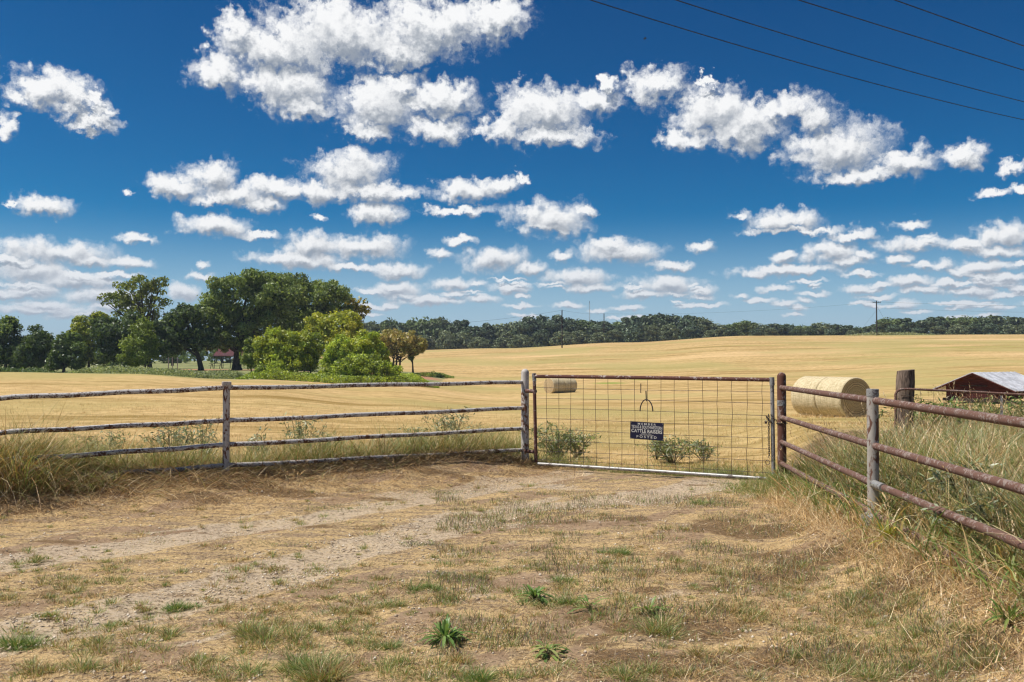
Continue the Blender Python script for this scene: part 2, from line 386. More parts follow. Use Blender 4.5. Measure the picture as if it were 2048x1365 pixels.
# ------------------------------------------------------------------ materials
def new_mat(name):
    m = bpy.data.materials.new(name); m.use_nodes = True; nt = m.node_tree; nt.nodes.clear()
    return m, nt
class G:
    """small node-graph writer"""
    def __init__(s, nt): s.nt = nt
    def n(s, kind, **kw):
        nd = s.nt.nodes.new('ShaderNode' + kind)
        for k, v in kw.items(): setattr(nd, k, v)
        return nd
    def l(s, a, b): s.nt.links.new(a, b)
    def put(s, sock, v):
        if v is None: return
        if isinstance(v, bpy.types.NodeSocket): s.l(v, sock)
        elif isinstance(v, tuple) and len(v) == 3 and sock.type == 'RGBA': sock.default_value = (*v, 1)
        else: sock.default_value = v
    def math(s, op, a, b=None, c=None, clamp=False):
        nd = s.n('Math', operation=op, use_clamp=clamp)
        for i, v in enumerate((a, b, c)): s.put(nd.inputs[i], v)
        return nd.outputs[0]
    def coord(s, kind='Object', scale=(1, 1, 1), rot=(0, 0, 0)):
        tc = s.n('TexCoord'); mp = s.n('Mapping'); s.l(tc.outputs[kind], mp.inputs[0])
        mp.inputs['Scale'].default_value = scale; mp.inputs['Rotation'].default_value = rot; return mp.outputs[0]
    def world(s, scale=(1, 1, 1), rot=(0, 0, 0)):
        g = s.n('NewGeometry'); mp = s.n('Mapping'); s.l(g.outputs['Position'], mp.inputs[0])
        mp.inputs['Scale'].default_value = scale; mp.inputs['Rotation'].default_value = rot; return mp.outputs[0]
    def noise(s, vec, scale, detail=4, rough=0.55, dist=0.0, out='Fac'):
        nd = s.n('TexNoise'); s.put(nd.inputs['Vector'], vec); nd.inputs['Scale'].default_value = scale
        nd.inputs['Detail'].default_value = detail; nd.inputs['Roughness'].default_value = rough; nd.inputs['Distortion'].default_value = dist
        return nd.outputs[out]
    def ramp(s, x, a, b, lo=0.0, hi=1.0, smooth=True):
        nd = s.n('MapRange', interpolation_type='SMOOTHSTEP' if smooth else 'LINEAR')
        s.put(nd.inputs[0], x)
        for k, v in zip((1, 2, 3, 4), (a, b, lo, hi)): s.put(nd.inputs[k], v)
        return nd.outputs[0]
    def mix(s, f, a, b, mode='MIX'):
        nd = s.n('Mix', data_type='RGBA', blend_type=mode); s.put(nd.inputs[0], f); s.put(nd.inputs[6], a); s.put(nd.inputs[7], b)
        return nd.outputs[2]
    def bump(s, h, strength=0.5, dist=0.01, nrm=None):
        nd = s.n('Bump'); s.put(nd.inputs['Height'], h); nd.inputs['Strength'].default_value = strength; nd.inputs['Distance'].default_value = dist
        if nrm is not None: s.l(nrm, nd.inputs['Normal'])
        return nd.outputs[0]
    def attr(s, name): return s.n('Attribute', attribute_name=name).outputs['Color']
    def pbr(s, col, rough=0.8, metal=0.0, nrm=None, spec=0.3):
        p = s.n('BsdfPrincipled'); s.put(p.inputs['Base Color'], col); s.put(p.inputs['Roughness'], rough); s.put(p.inputs['Metallic'], metal)
        p.inputs['Specular IOR Level'].default_value = spec
        if nrm is not None: s.l(nrm, p.inputs['Normal'])
        o = s.n('OutputMaterial'); s.l(p.outputs[0], o.inputs[0]); return p

def leaf_mat(name, trans=0.35, gloss=0.04, tscale=(1.15, 1.1, 0.6)):
    m, nt = new_mat(name); g = G(nt); c = g.attr('col')
    d = g.n('BsdfDiffuse'); g.l(c, d.inputs[0]); t = g.n('BsdfTranslucent'); g.l(g.mix(1.0, c, (*tscale, 1), 'MULTIPLY'), t.inputs[0])
    mx = g.n('MixShader'); mx.inputs[0].default_value = trans; g.l(d.outputs[0], mx.inputs[1]); g.l(t.outputs[0], mx.inputs[2])
    gl = g.n('BsdfGlossy'); gl.inputs['Roughness'].default_value = 0.45; gl.inputs[0].default_value = (1, 1, 1, 1)
    m2 = g.n('MixShader'); m2.inputs[0].default_value = gloss; g.l(mx.outputs[0], m2.inputs[1]); g.l(gl.outputs[0], m2.inputs[2])
    o = g.n('OutputMaterial'); g.l(m2.outputs[0], o.inputs[0]); return m
def paint_mat(name, base, rust, rust2, cover, scale=22.0, metal=0.0, band=None, lo_rough=0.55, streak=1.0):
    """old paint over rusty steel: cover = share of the surface where the paint is gone"""
    m, nt = new_mat(name); g = G(nt); v = g.coord('Object', (1, 1, streak))
    a = g.noise(v, scale, 6, 0.65, 0.6); b = g.noise(v, scale * 0.22, 3, 0.5)
    s_ = g.math('MULTIPLY_ADD', b, 0.55, g.math('MULTIPLY', a, 0.95))
    k = 0.75 + (0.5 - cover) * 0.36
    nz = g.n('SeparateXYZ'); g.l(g.n('NewGeometry').outputs['Normal'], nz.inputs[0])      # rust gathers on the undersides
    s_ = g.math('MULTIPLY_ADD', nz.outputs[2], -0.055, s_)
    msk = g.ramp(s_, k - 0.04, k + 0.04)
    rc = g.mix(g.noise(v, scale * 1.7, 4), rust, rust2)
    pc = g.mix(g.ramp(g.noise(v, scale * 0.8, 5, 0.7), 0.3, 0.75), tuple(c * 0.72 for c in base), base)
    c = g.mix(msk, pc, rc)
    h = g.math('MULTIPLY_ADD', g.noise(v, scale * 4, 3), 0.4, g.math('MULTIPLY', msk, -0.5))
    g.pbr(c, g.ramp(msk, 0, 1, lo_rough, 0.9), g.ramp(msk, 0, 1, metal, 0.0), g.bump(h, 0.5, 0.004), 0.35)
    return m
M = {}
M['grass'] = leaf_mat('grass_blade', 0.32, 0.03)
M['straw'] = leaf_mat('dry_straw', 0.18, 0.02, (1.1, 1.0, 0.8))
M['leaf'] = leaf_mat('tree_leaf', 0.45, 0.03)
M['leaf_far'] = leaf_mat('far_leaf', 0.15, 0.02)
M['white_pipe'] = paint_mat('peeling_white_paint', (0.64, 0.60, 0.55), (0.075, 0.038, 0.028), (0.16, 0.075, 0.045), 0.44, 46)
M['white_post'] = paint_mat('weathered_white_post', (0.62, 0.57, 0.51), (0.11, 0.045, 0.03), (0.20, 0.09, 0.05), 0.36, 30, streak=0.5)
M['rust_pipe'] = paint_mat('rusty_pipe', (0.33, 0.25, 0.21), (0.100, 0.052, 0.040), (0.20, 0.105, 0.075), 0.74, 40)
M['rust_post'] = paint_mat('rusty_post', (0.34, 0.26, 0.23), (0.085, 0.036, 0.027), (0.15, 0.062, 0.038), 0.72, 18, streak=0.4)
M['grey_post'] = paint_mat('grey_painted_post', (0.46, 0.42, 0.37), (0.12, 0.050, 0.036), (0.19, 0.10, 0.065), 0.40, 20, streak=0.45)
M['silver'] = paint_mat('worn_silver_paint', (0.42, 0.41, 0.39), (0.09, 0.065, 0.055), (0.22, 0.20, 0.19), 0.34, 30, 0.3, lo_rough=0.4)
M['brown_paint'] = paint_mat('brown_gate_paint', (0.40, 0.33, 0.30), (0.085, 0.038, 0.030), (0.16, 0.07, 0.05), 0.82, 30)
M['wire'] = paint_mat('rusty_wire', (0.10, 0.085, 0.07), (0.045, 0.028, 0.02), (0.09, 0.05, 0.03), 0.5, 60)
M['dark_iron'] = paint_mat('dark_iron', (0.05, 0.045, 0.045), (0.035, 0.024, 0.02), (0.07, 0.04, 0.03), 0.5, 60)
M['cable'] = paint_mat('dark_cable', (0.02, 0.02, 0.022), (0.015, 0.015, 0.017), (0.025, 0.025, 0.03), 0.5, 5)
def bark_mat(name, c1, c2, scale=6):
    m, nt = new_mat(name); g = G(nt); v = g.coord('Object', (1, 1, 0.18))
    a = g.noise(v, scale * 4, 6, 0.65, 0.8); c = g.mix(g.ramp(a, 0.35, 0.65), c1, c2)
    g.pbr(c, 0.9, 0, g.bump(a, 0.9, 0.03), 0.2); return m
M['bark'] = bark_mat('oak_bark', (0.035, 0.028, 0.022), (0.10, 0.082, 0.065), 2)
M['pole'] = bark_mat('pole_wood', (0.022, 0.017, 0.014), (0.055, 0.042, 0.034), 5)
M['tie'] = bark_mat('weathered_post_wood', (0.060, 0.040, 0.030), (0.27, 0.20, 0.15), 5)
M['stem'] = bark_mat('weed_stem', (0.10, 0.085, 0.045), (0.20, 0.17, 0.09), 40)
# ------------------------------------------------------------------ ground sheet
def blob(x, y, spots):
    """soft union of ground spots given as (photo x, photo y, half width px, half height px)"""
    out = np.zeros_like(x)
    for px, py, rx, ry in spots:
        gx, gy = ground_at(px, py); rX = rx / F * gy
        y0 = ground_at(px, py + ry)[1]; y1 = ground_at(px, py - ry)[1]; rY = max(0.08, abs(y1 - y0) / 2)
        out = np.maximum(out, 1 - np.hypot((x - gx) / rX, (y - gy) / rY))
    return out
GRAVEL = [(760, 1080, 170, 26), (620, 1150, 120, 22), (980, 1045, 150, 16), (1090, 972, 90, 12), (1330, 1000, 150, 18), (1180, 1015, 100, 12),
          (860, 1050, 110, 22), (420, 1190, 150, 20), (150, 1240, 160, 22), (1420, 985, 70, 10), (1000, 975, 60, 8), (520, 1110, 70, 10), (50, 1290, 90, 14)]
DIRT = [(300, 1310, 110, 34), (180, 1090, 160, 18), (60, 1110, 100, 16), (320, 1060, 150, 14), (1000, 1175, 120, 26), (1150, 1135, 90, 18), (920, 1120, 60, 14),
        (960, 1330, 90, 22), (700, 1215, 60, 10), (1230, 1050, 110, 12), (1380, 1062, 70, 8), (1150, 955, 160, 12), (830, 1230, 80, 16), (1320, 1010, 60, 8),
        (1000, 940, 120, 8), (600, 1255, 60, 14), (1450, 1100, 60, 10), (640, 1000, 120, 8)]
BROWN = [(1640, 1110, 200, 36), (1380, 1250, 200, 40), (1780, 1180, 160, 40), (1500, 1340, 260, 40), (200, 985, 420, 24), (480, 975, 380, 16), (80, 1010, 240, 22), (900, 950, 160, 10), (1500, 1060, 160, 26), (1560, 1160, 160, 22), (1750, 1230, 140, 30),
         (1450, 1180, 100, 24), (1180, 1240, 80, 14), (1600, 1330, 220, 40), (1900, 1330, 180, 60), (1280, 1330, 120, 30), (1300, 1185, 80, 14)]
TRACKS = [((-60, 1285), (200, 1235), (420, 1180), (620, 1122), (780, 1078), (1050, 1012), (1330, 988), (1460, 962)), ((-60, 1140), (260, 1092), (520, 1046), (760, 1010), (960, 975), (1130, 948))]
TW = [np.array([ground_at(*p) for p in t]) for t in TRACKS]
def track(x, y, w=0.42):
    out = np.full(x.shape, 9.0)
    for T in TW:
        for (ax, ay), (bx, by) in zip(T[:-1], T[1:]):
            t = np.clip(((x - ax) * (bx - ax) + (y - ay) * (by - ay)) / ((bx - ax) ** 2 + (by - ay) ** 2), 0, 1)
            out = np.minimum(out, np.hypot(x - ax - t * (bx - ax), y - ay - t * (by - ay)))
    return 1 - out / w
def build_ground():
    rr = [0.6]
    while rr[-1] < 9000: rr.append(rr[-1] * (1.05 if rr[-1] < 3.5 else 1.0042 if rr[-1] < 15 else 1.013 if rr[-1] < 450 else 1.06))
    rr = np.array(rr)
    th = np.concatenate([np.linspace(-0.66, 0.66, 560), np.linspace(0.66, 2 * math.pi - 0.66, 90)[1:-1]])
    A, B = np.meshgrid(rr, th, indexing='ij'); X = A * np.sin(B); Y = A * np.cos(B)
    x, y = X.ravel(), Y.ravel(); z = H(x, y)
    nr, nth = X.shape; idx = np.arange(nr * nth).reshape(nr, nth); nx = np.roll(idx, -1, 1)
    Fq = np.stack([idx[:-1], idx[1:], nx[1:], nx[:-1]], -1).reshape(-1, 4)
    z0 = len(x); V = np.column_stack([x, y, z]); V = np.vstack([V, [[0, 0, float(z[0])]]])
    me = np_mesh('ground', V, Fq, smooth=True)
    # land use as three masks: R mown hay field, G pale caliche, B bare soil ; second attribute: R dark thatch, G green, B reddish yard
    fx = np.interp(x, [-9, -5.7, -3.55, 0.2, 3.6, 4.4, 6], [8.9, 10.95, 11.9, 14.8, 12.7, 14.5, 17])
    wob = (fbm(x * 1.3, y * 1.3, 40, 3) - 0.5) * 1.2
    field = sstep(y + wob - fx, -0.1, 1.1)
    # creek side and the yard beyond: not field
    edge = np.interp(x / np.maximum(y, 4), [(p - CX) / F for p in (-600, 0, 250, 307, 480, 650, 760, 875, 890, 900, 3000)], [72, 72, 71, 73, 87, 90, 92, 102, 125, 150, 9999])
    back = np.interp(x / np.maximum(y, 4), [(p - CX) / F for p in (-600, 300, 600, 760, 900)], [9000, 9000, 260, 150, 128])
    yard = sstep(y + (fbm(x * .2, y * .2, 41, 3) - .5) * 6 - edge, -1, 2) * (1 - sstep(y + (fbm(x * .2, y * .2, 42, 3) - .5) * 14 - back, -1, 3)) * (y > 40)
    field = field * (1 - yard)
    sel = (y > 3) & (y < 16) & (np.abs(x) < 9)
    gr = np.zeros_like(x); di = np.zeros_like(x); br = np.zeros_like(x)
    gr[sel] = blob(x[sel], y[sel], GRAVEL); di[sel] = blob(x[sel], y[sel], DIRT); br[sel] = blob(x[sel], y[sel], BROWN)
    ua, ub = x * 0.64 + y * 0.77, -x * 0.77 + y * 0.64          # along and across the wheel tracks
    n1 = fbm(ua * 1.1, ub * 3.2, 201, 5, 0.6) - 0.5; n2 = fbm(ua * 1.4, ub * 3.6, 202, 5, 0.6) - 0.5; n3 = fbm(x * 1.5, y * 2.2, 203, 4, 0.6) - 0.5
    nearz = (y > 3) & (y < 16)
    tk = np.clip(track(x, y, 0.62), 0, 1) * nearz; gr = sstep(np.maximum(gr * 0.55, tk * 1.0) + n1 * 1.45, 0.08, 0.62) * nearz; z_rut = sstep(tk, 0.1, 0.9)
    V[:-1, 2] -= 0.028 * z_rut; me.vertices.foreach_set('co', V.astype(np.float32).ravel())
    di = sstep(di * 0.6 + n2 * 2.2, 0.0, 0.6) * nearz; br = sstep(br * 0.9 + n3 * 1.6, 0, 0.8)
    ridge = sstep(x - verge(y), -0.3, 0.5) * (y < 17) * (y > 0)
    br = np.maximum(br, ridge)
    green = np.zeros_like(x)
    for px, d, hx, hd in ((1300, 128, 5.5, 6), (1220, 118, 4, 4), (1980, 190, 60, 8), (1560, 215, 50, 5), (1700, 168, 30, 3)):
        u = (px - CX) / F * d; green = np.maximum(green, 1 - np.hypot((x - u) / hx, (y - d) / hd))
    green = sstep(green, 0, 0.9) * (0.75 - 0.35 * (y > 160))
    lawn = yard * (1 - sstep(np.abs(x / np.maximum(y, 4) - (-0.27)), 0.05, 0.09) * 1.0)
    red = np.exp(-((y - 128) / 7.0) ** 2) * (np.abs(x / np.maximum(y, 4) + 0.30) < 0.09) + np.exp(-((y - 118) / 6) ** 2 - ((x + 13.5) / 5) ** 2)
    def put(nm, a, b, c):
        at_ = me.color_attributes.new(nm, 'FLOAT_COLOR', 'POINT'); arr = np.ones((len(V), 4), np.float32)
        arr[:-1, 0], arr[:-1, 1], arr[:-1, 2] = a, b, c; at_.data.foreach_set('color', arr.ravel())
    put('use_a', field, gr, di); put('use_b', br, green, np.clip(red, 0, 1) * yard); put('use_c', yard, yard * 0, yard * 0)
    m, nt = new_mat('ground_soil_and_hay'); g = G(nt)
    P = g.world(); sA = g.n('SeparateColor'); g.l(g.attr('use_a'), sA.inputs[0]); sB = g.n('SeparateColor'); g.l(g.attr('use_b'), sB.inputs[0])
    sC = g.n('SeparateColor'); g.l(g.attr('use_c'), sC.inputs[0])
    fine = g.noise(P, 38, 6, 0.7); mid = g.noise(g.world((0.45, 1.5, 1), (0, 0, R(-50))), 4.0, 6, 0.64); big = g.noise(P, 0.9, 4, 0.55)
    fib = g.noise(g.world((1, 1, 1)), 120, 3, 0.6, 1.5)
    # drive: straw-littered soil
    soil = g.mix(g.ramp(fine, 0.34, 0.66), (0.20, 0.138, 0.085), (0.50, 0.365, 0.225))
    straw = g.mix(g.ramp(fib, 0.34, 0.66), (0.36, 0.240, 0.110), (0.84, 0.61, 0.31))
    c = g.mix(g.ramp(g.math('ADD', mid, g.math('MULTIPLY', g.math('SUBTRACT', fine, 0.5), 0.7)), 0.38, 0.56), soil, straw)
    bare = g.mix(g.ramp(mid, 0.3, 0.7), (0.36, 0.240, 0.145), (0.54, 0.385, 0.245)); bare = g.mix(g.ramp(fine, 0.35, 0.75), g.mix(1.0, bare, (0.74, 0.72, 0.7), 'MULTIPLY'), bare)
    mB = g.ramp(g.math('MULTIPLY_ADD', g.math('SUBTRACT', mid, 0.5), 1.3, sA.outputs[2]), 0.30, 0.62)
    c = g.mix(mB, c, bare)
    grav = g.n('TexVoronoi'); g.put(grav.inputs['Vector'], P); grav.inputs['Scale'].default_value = 46; grav.inputs['Detail'].default_value = 2
    gc = g.mix(g.ramp(grav.outputs['Distance'], 0.1, 0.5), (0.92, 0.80, 0.62), (0.60, 0.48, 0.34))
    mG = g.ramp(g.math('ADD', g.math('MULTIPLY_ADD', g.math('SUBTRACT', mid, 0.5), 1.4, sA.outputs[1]), g.math('MULTIPLY', g.math('SUBTRACT', fine, 0.5), 0.9)), 0.36, 0.72)
    c = g.mix(g.math('MULTIPLY', mG, g.ramp(fine, 0.38, 0.56, 0.35, 0.95)), c, gc)
    th = g.mix(g.ramp(fib, 0.36, 0.68), (0.110, 0.066, 0.036), (0.36, 0.235, 0.115))
    mT = g.ramp(g.math('MULTIPLY_ADD', g.math('SUBTRACT', mid, 0.5), 1.2, sB.outputs[0]), 0.28, 0.7)
    c = g.mix(g.math('MULTIPLY', mT, 0.95), c, th)
    c = g.mix(g.ramp(g.noise(P, 22, 8, 0.8), 0.51, 0.61, 0, 0.88), c, (0.095, 0.066, 0.038)); c = g.mix(g.ramp(g.noise(P, 30, 8, 0.8), 0.57, 0.66, 0, 0.6), c, (0.92, 0.74, 0.46))
    # hay field: pale stubble, windrow streaks lying across the view
    st = g.noise(g.world((0.16, 1.0, 1), (0, 0, R(7))), 0.22, 8, 0.74, 0.6); st2 = g.noise(g.world((0.35, 1.0, 1), (0, 0, R(-9))), 0.07, 5, 0.62, 0.4)
    st3 = g.noise(g.world((0.8, 1.0, 1), (0, 0, R(12))), 1.6, 9, 0.78)
    fc = g.mix(g.ramp(st3, 0.32, 0.68), (0.36, 0.238, 0.085), (0.72, 0.510, 0.240))
    fc = g.mix(g.ramp(st, 0.49, 0.62), fc, (0.31, 0.205, 0.062)); fc = g.mix(g.ramp(st2, 0.50, 0.70, 0, 0.55), fc, (0.78, 0.54, 0.28))
    fc = g.mix(g.ramp(g.noise(P, 0.035, 3, 0.5), 0.44, 0.62, 0, 0.7), fc, (0.40, 0.340, 0.125))
    fc = g.mix(g.ramp(g.math('MULTIPLY_ADD', g.math('SUBTRACT', st3, 0.5), 1.2, sB.outputs[1]), 0.15, 0.75), fc, (0.25, 0.30, 0.055))
    c = g.mix(sA.outputs[0], c, fc)
    # yard under the oaks
    yc = g.mix(g.ramp(g.noise(P, 0.5, 5, 0.6), 0.42, 0.6), (0.17, 0.19, 0.075), (0.33, 0.33, 0.14))
    yc = g.mix(g.ramp(sB.outputs[2], 0.2, 0.6), yc, (0.44, 0.22, 0.13))
    c = g.mix(sC.outputs[0], c, yc)
    hgt = g.math('MULTIPLY_ADD', fine, 0.8, g.math('MULTIPLY_ADD', fib, 0.5, g.math('MULTIPLY', mid, 1.2)))
    nb = g.bump(hgt, 0.75, 0.022)
    fb = g.bump(g.math('ADD', g.math('MULTIPLY', st3, 1.0), g.math('MULTIPLY', st, 0.8)), 0.35, 0.08, nb)
    g.pbr(c, 0.95, 0, fb, 0.1)
    o = link('ground', me, m); tag(o, kind='structure')
build_ground()

# ------------------------------------------------------------------ grass and leaf generators
def blades(bx, by, bz, h, w, az, lean, curl, col, seg=3, tipc=None):
    """curved tapering blades as quads; every argument an array of n values"""
    n = len(bx); ts = np.linspace(0, 1, seg + 1)
    dx, dy = np.cos(az), np.sin(az)
    wa = az + np.pi / 2 + rng.normal(0, 0.9, n); wx, wy = np.cos(wa), np.sin(wa)
    V = np.zeros((n, seg + 1, 2, 3)); C = np.zeros((n, seg + 1, 2, 3))
    for i, t in enumerate(ts):
        ang = lean + curl * t * 0.5
        out = h * t * np.sin(ang); up = h * t * np.cos(ang)
        ww = w * (1 - t ** 1.6) * 0.5 + w * 0.03
        cx, cy, cz = bx + dx * out, by + dy * out, bz + up
        for k, sg in enumerate((-1, 1)):
            V[:, i, k, 0] = cx + sg * wx * ww; V[:, i, k, 1] = cy + sg * wy * ww; V[:, i, k, 2] = cz
            C[:, i, k] = col if tipc is None else col * (1 - t) + tipc * t
    base = np.arange(n)[:, None] * (seg + 1) * 2 + np.arange(seg)[None] * 2
    Fq = np.stack([base, base + 1, base + 3, base + 2], -1).reshape(-1, 4)
    return V.reshape(-1, 3), Fq, C.reshape(-1, 3)
def join(parts):
    Vs, Fs, Cs, b = [], [], [], 0
    for V, Fq, C in parts:
        Vs.append(V); Fs.append(Fq + b); Cs.append(C); b += len(V)
    return np.vstack(Vs), np.vstack(Fs), np.vstack(Cs)
PAL = {
 'straw': np.array([(0.72, 0.54, 0.30), (0.60, 0.42, 0.20), (0.80, 0.66, 0.42), (0.48, 0.31, 0.14), (0.66, 0.47, 0.24)]),
 'rust': np.array([(0.40, 0.24, 0.10), (0.30, 0.18, 0.085), (0.50, 0.33, 0.15), (0.22, 0.135, 0.07), (0.44, 0.28, 0.13)]),
 'green': np.array([(0.20, 0.27, 0.070), (0.27, 0.34, 0.095), (0.15, 0.22, 0.055), (0.34, 0.37, 0.13)]),
 'deep': np.array([(0.115, 0.205, 0.050), (0.15, 0.26, 0.065), (0.19, 0.29, 0.085)]),
 'sage': np.array([(0.38, 0.43, 0.28), (0.30, 0.36, 0.20), (0.46, 0.50, 0.34), (0.24, 0.30, 0.15)]),
 'mix': np.array([(0.50, 0.40, 0.19), (0.34, 0.31, 0.115), (0.24, 0.26, 0.08), (0.58, 0.46, 0.24), (0.18, 0.22, 0.06)]),
 'gold': np.array([(0.62, 0.42, 0.17), (0.70, 0.50, 0.24), (0.52, 0.34, 0.13)]),
 'grey': np.array([(0.17, 0.145, 0.12), (0.24, 0.20, 0.16), (0.13, 0.105, 0.085)]),
}
def pal(names, n, jit=0.16):
    """names: {'straw':0.7,'green':0.3}"""
    ks = list(names); p = np.array([names[k] for k in ks], float); p /= p.sum()
    which = rng.choice(len(ks), n, p=p); out = np.zeros((n, 3))
    for i, k in enumerate(ks):
        s = which == i; P_ = PAL[k]; out[s] = P_[rng.integers(0, len(P_), s.sum())]
    return out * np.clip(rng.normal(1, jit, (n, 1)), 0.5, 1.5)
def field_blades(x, y, h, w, names, lean=0.25, curl=0.9, seg=3, sink=0.01, az=None):
    n = len(x); az = rng.uniform(0, 2 * np.pi, n) if az is None else az
    return blades(x, y, H(x, y) - sink, h, w, az, np.abs(rng.normal(lean, 0.2, n)), np.abs(rng.normal(curl, 0.4, n)), pal(names, n), seg)
def litter(x, y, L, w, names, lift=0.012):
    """stems lying on the ground at any angle"""
    n = len(x); az = rng.uniform(0, 2 * np.pi, n)
    tilt = np.pi / 2 - np.abs(rng.normal(0.05, 0.22, n))
    return blades(x, y, H(x, y) + rng.uniform(0.0, lift, n), L, w, az, tilt, rng.normal(0, 0.35, n), pal(names, n, 0.22), 2)
def stuff(name, parts, mat, label):
    V, Fq, C = join(parts) if isinstance(parts, list) else parts
    o = link(name, np_mesh(name, V, Fq, C), mat); tag(o, label, None, None, 'stuff'); return o

# straw litter over the whole forecourt
def scatter(n, y0, y1, half, xoff=0.0, power=1.0):
    t = rng.uniform(0, 1, n) ** power; y = y0 + (y1 - y0) * t
    x = (rng.uniform(-1, 1, n)) * (half * y) + xoff; return x, y
def keep(x, y, p):
    s = rng.uniform(0, 1, len(x)) < p; return x[s], y[s]
LT = []
x, y = scatter(330000, 4.4, 15.0, 0.60, power=1.15)
gm = np.maximum(sstep(blob(x, y, GRAVEL), 0.1, 0.7), 0.8 * sstep(track(x, y, 0.6), 0.1, 0.7)); dm = sstep(blob(x, y, DIRT), 0.0, 0.5)
patch = sstep(fbm(x * 1.6, y * 2.2, 71, 4), 0.40, 0.60)
right = sstep(x - (0.6 + 0.14 * (y - 5)), -0.6, 0.8)
p = np.clip((0.25 + 0.75 * patch) * (1 - 0.85 * gm) * (1 - 0.90 * dm) * (0.65 + 0.35 * right) * (0.25 + 0.75 * sstep(fbm((x * .64 + y * .77) * 1.2, (-x * .77 + y * .64) * 3.4, 73, 4), 0.36, 0.54)), 0, 1)
x, y = keep(x, y, p); br = sstep(blob(x, y, BROWN), 0, 0.5)
s = rng.uniform(0, 1, len(x)) < br * 0.9
LT.append(litter(x[~s], y[~s], rng.uniform(0.015, 0.07, (~s).sum()), rng.uniform(0.0018, 0.0038, (~s).sum()), {'straw': 0.9, 'rust': 0.15, 'gold': 0.15}))
LT.append(litter(x[s], y[s], rng.uniform(0.02, 0.09, s.sum()), rng.uniform(0.0018, 0.004, s.sum()), {'straw': 0.22, 'rust': 0.6, 'grey': 0.35}))
# long loose stems on the right and along the fences
x, y = scatter(3200, 4.5, 12, 0.20, power=1.2); x = x + 0.36 * y
LT.append(litter(x, y, rng.uniform(0.08, 0.26, len(x)), rng.uniform(0.002, 0.004, len(x)), {'straw': 0.8, 'gold': 0.3}, 0.02))
stuff('straw_litter', LT, M['straw'], 'pale dry straw and cut stems lying over the dirt drive')

# short stubble and sprigs
def clump_scatter(n, y0, y1, half, xoff, seed, lo, hi, scale=1.0):
    x, y = scatter(n, y0, y1, half, power=1.2); x = x + xoff * y
    return keep(x, y, sstep(fbm(x * 2.4 * scale, y * 2.4 * scale, seed, 3), lo, hi))
SG = []
x, y = clump_scatter(80000, 4.4, 12.0, 0.30, 0.22, 90, 0.44, 0.60)
SG.append(field_blades(x, y, rng.uniform(0.03, 0.095, len(x)), rng.uniform(0.003, 0.005, len(x)), {'green': 0.6, 'rust': 0.45, 'grey': 0.6, 'deep': 0.15}, 0.25, 0.6, 2))
x, y = clump_scatter(60000, 4.4, 14.0, 0.60, 0.0, 95, 0.52, 0.64)
SG.append(field_blades(x, y, rng.uniform(0.015, 0.05, len(x)), rng.uniform(0.002, 0.004, len(x)), {'green': 0.5, 'rust': 0.4, 'straw': 0.4, 'grey': 0.3}, 0.5, 0.8, 2))
# loose small tufts, all over
def mini_tufts(spots, names, hmul=1.0):
    out = []
    for gx, gy, r, n in spots:
        a = rng.uniform(0, 2 * np.pi, n); q = np.abs(rng.normal(0, 0.5, n)) * r
        out.append(blades(gx + q * np.cos(a), gy + q * np.sin(a) * 1.0, H(gx + q * np.cos(a), gy + q * np.sin(a)) - 0.005, rng.uniform(0.45, 1.1, n) * r * 0.8 * hmul,
                          rng.uniform(0.0022, 0.004, n), a + rng.normal(0, 0.5, n), np.clip(rng.normal(0.65, 0.35, n), 0.05, 1.4), np.abs(rng.normal(0.6, 0.4, n)), pal(names, n), 3))
    return out
sp = []
for k in range(620):
    py = 960 + 400 * random.random() ** 0.8; px = random.uniform(0, 2040); gx, gy = ground_at(px, py)
    if gx > verge(gy): continue
    sp.append((gx, gy, random.uniform(0.025, 0.115) * random.uniform(.6, 1), random.randint(40, 130)))
SG += mini_tufts(sp[:300], {'green': 0.6, 'deep': 0.15, 'straw': 0.3}); SG += mini_tufts(sp[300:], {'green': 0.4, 'rust': 0.5, 'straw': 0.3})
# the low dark mats of the centre strip
for px, py, rx, n, nm in ((890, 1160, 0.42, 1500, {'green': .5, 'grey': .7, 'deep': .2}), (600, 1140, 0.36, 500, {'green': .6, 'rust': .5}), (500, 1140, 0.3, 350, {'green': .6, 'rust': .5}),
                      (860, 1085, 0.3, 350, {'grey': .6, 'green': .4}), (560, 1090, 0.3, 300, {'green': .6, 'grey': .4}), (880, 982, 0.5, 420, {'green': .6, 'grey': .5}),
                      (1230, 962, 0.45, 420, {'green': .6, 'grey': .3}), (650, 1015, 0.5, 360, {'green': .5, 'grey': .6}), (1090, 985, 0.4, 340, {'green': .6, 'rust': .4}),
                      (1370, 1010, 0.5, 500, {'green': .6, 'rust': .5}), (740, 985, 0.35, 260, {'green': .7, 'grey': .3}), (1250, 1100, .35, 350, {'rust': .6, 'green': .4}),
                      (700, 1045, .4, 260, {'green': .6, 'rust': .4}), (1040, 1100, .35, 320, {'rust': .5, 'green': .5}), (960, 1030, .4, 300, {'rust': .5, 'green': .5})):
    n = int(n * 2.2); gx, gy = ground_at(px, py); a = rng.uniform(0, 2 * np.pi, n); q = rx * rng.uniform(0, 1, n) ** 0.7
    bx, by = gx + q * np.cos(a), gy + q * np.sin(a) * 0.55
    kk = fbm(bx * 7, by * 9, 19, 3) > 0.44; bx, by = bx[kk], by[kk]; n = len(bx)
    SG.append(field_blades(bx, by, rng.uniform(0.015, 0.055, n), rng.uniform(0.003, 0.005, n), nm, 0.7, 0.8, 2))
sp = []
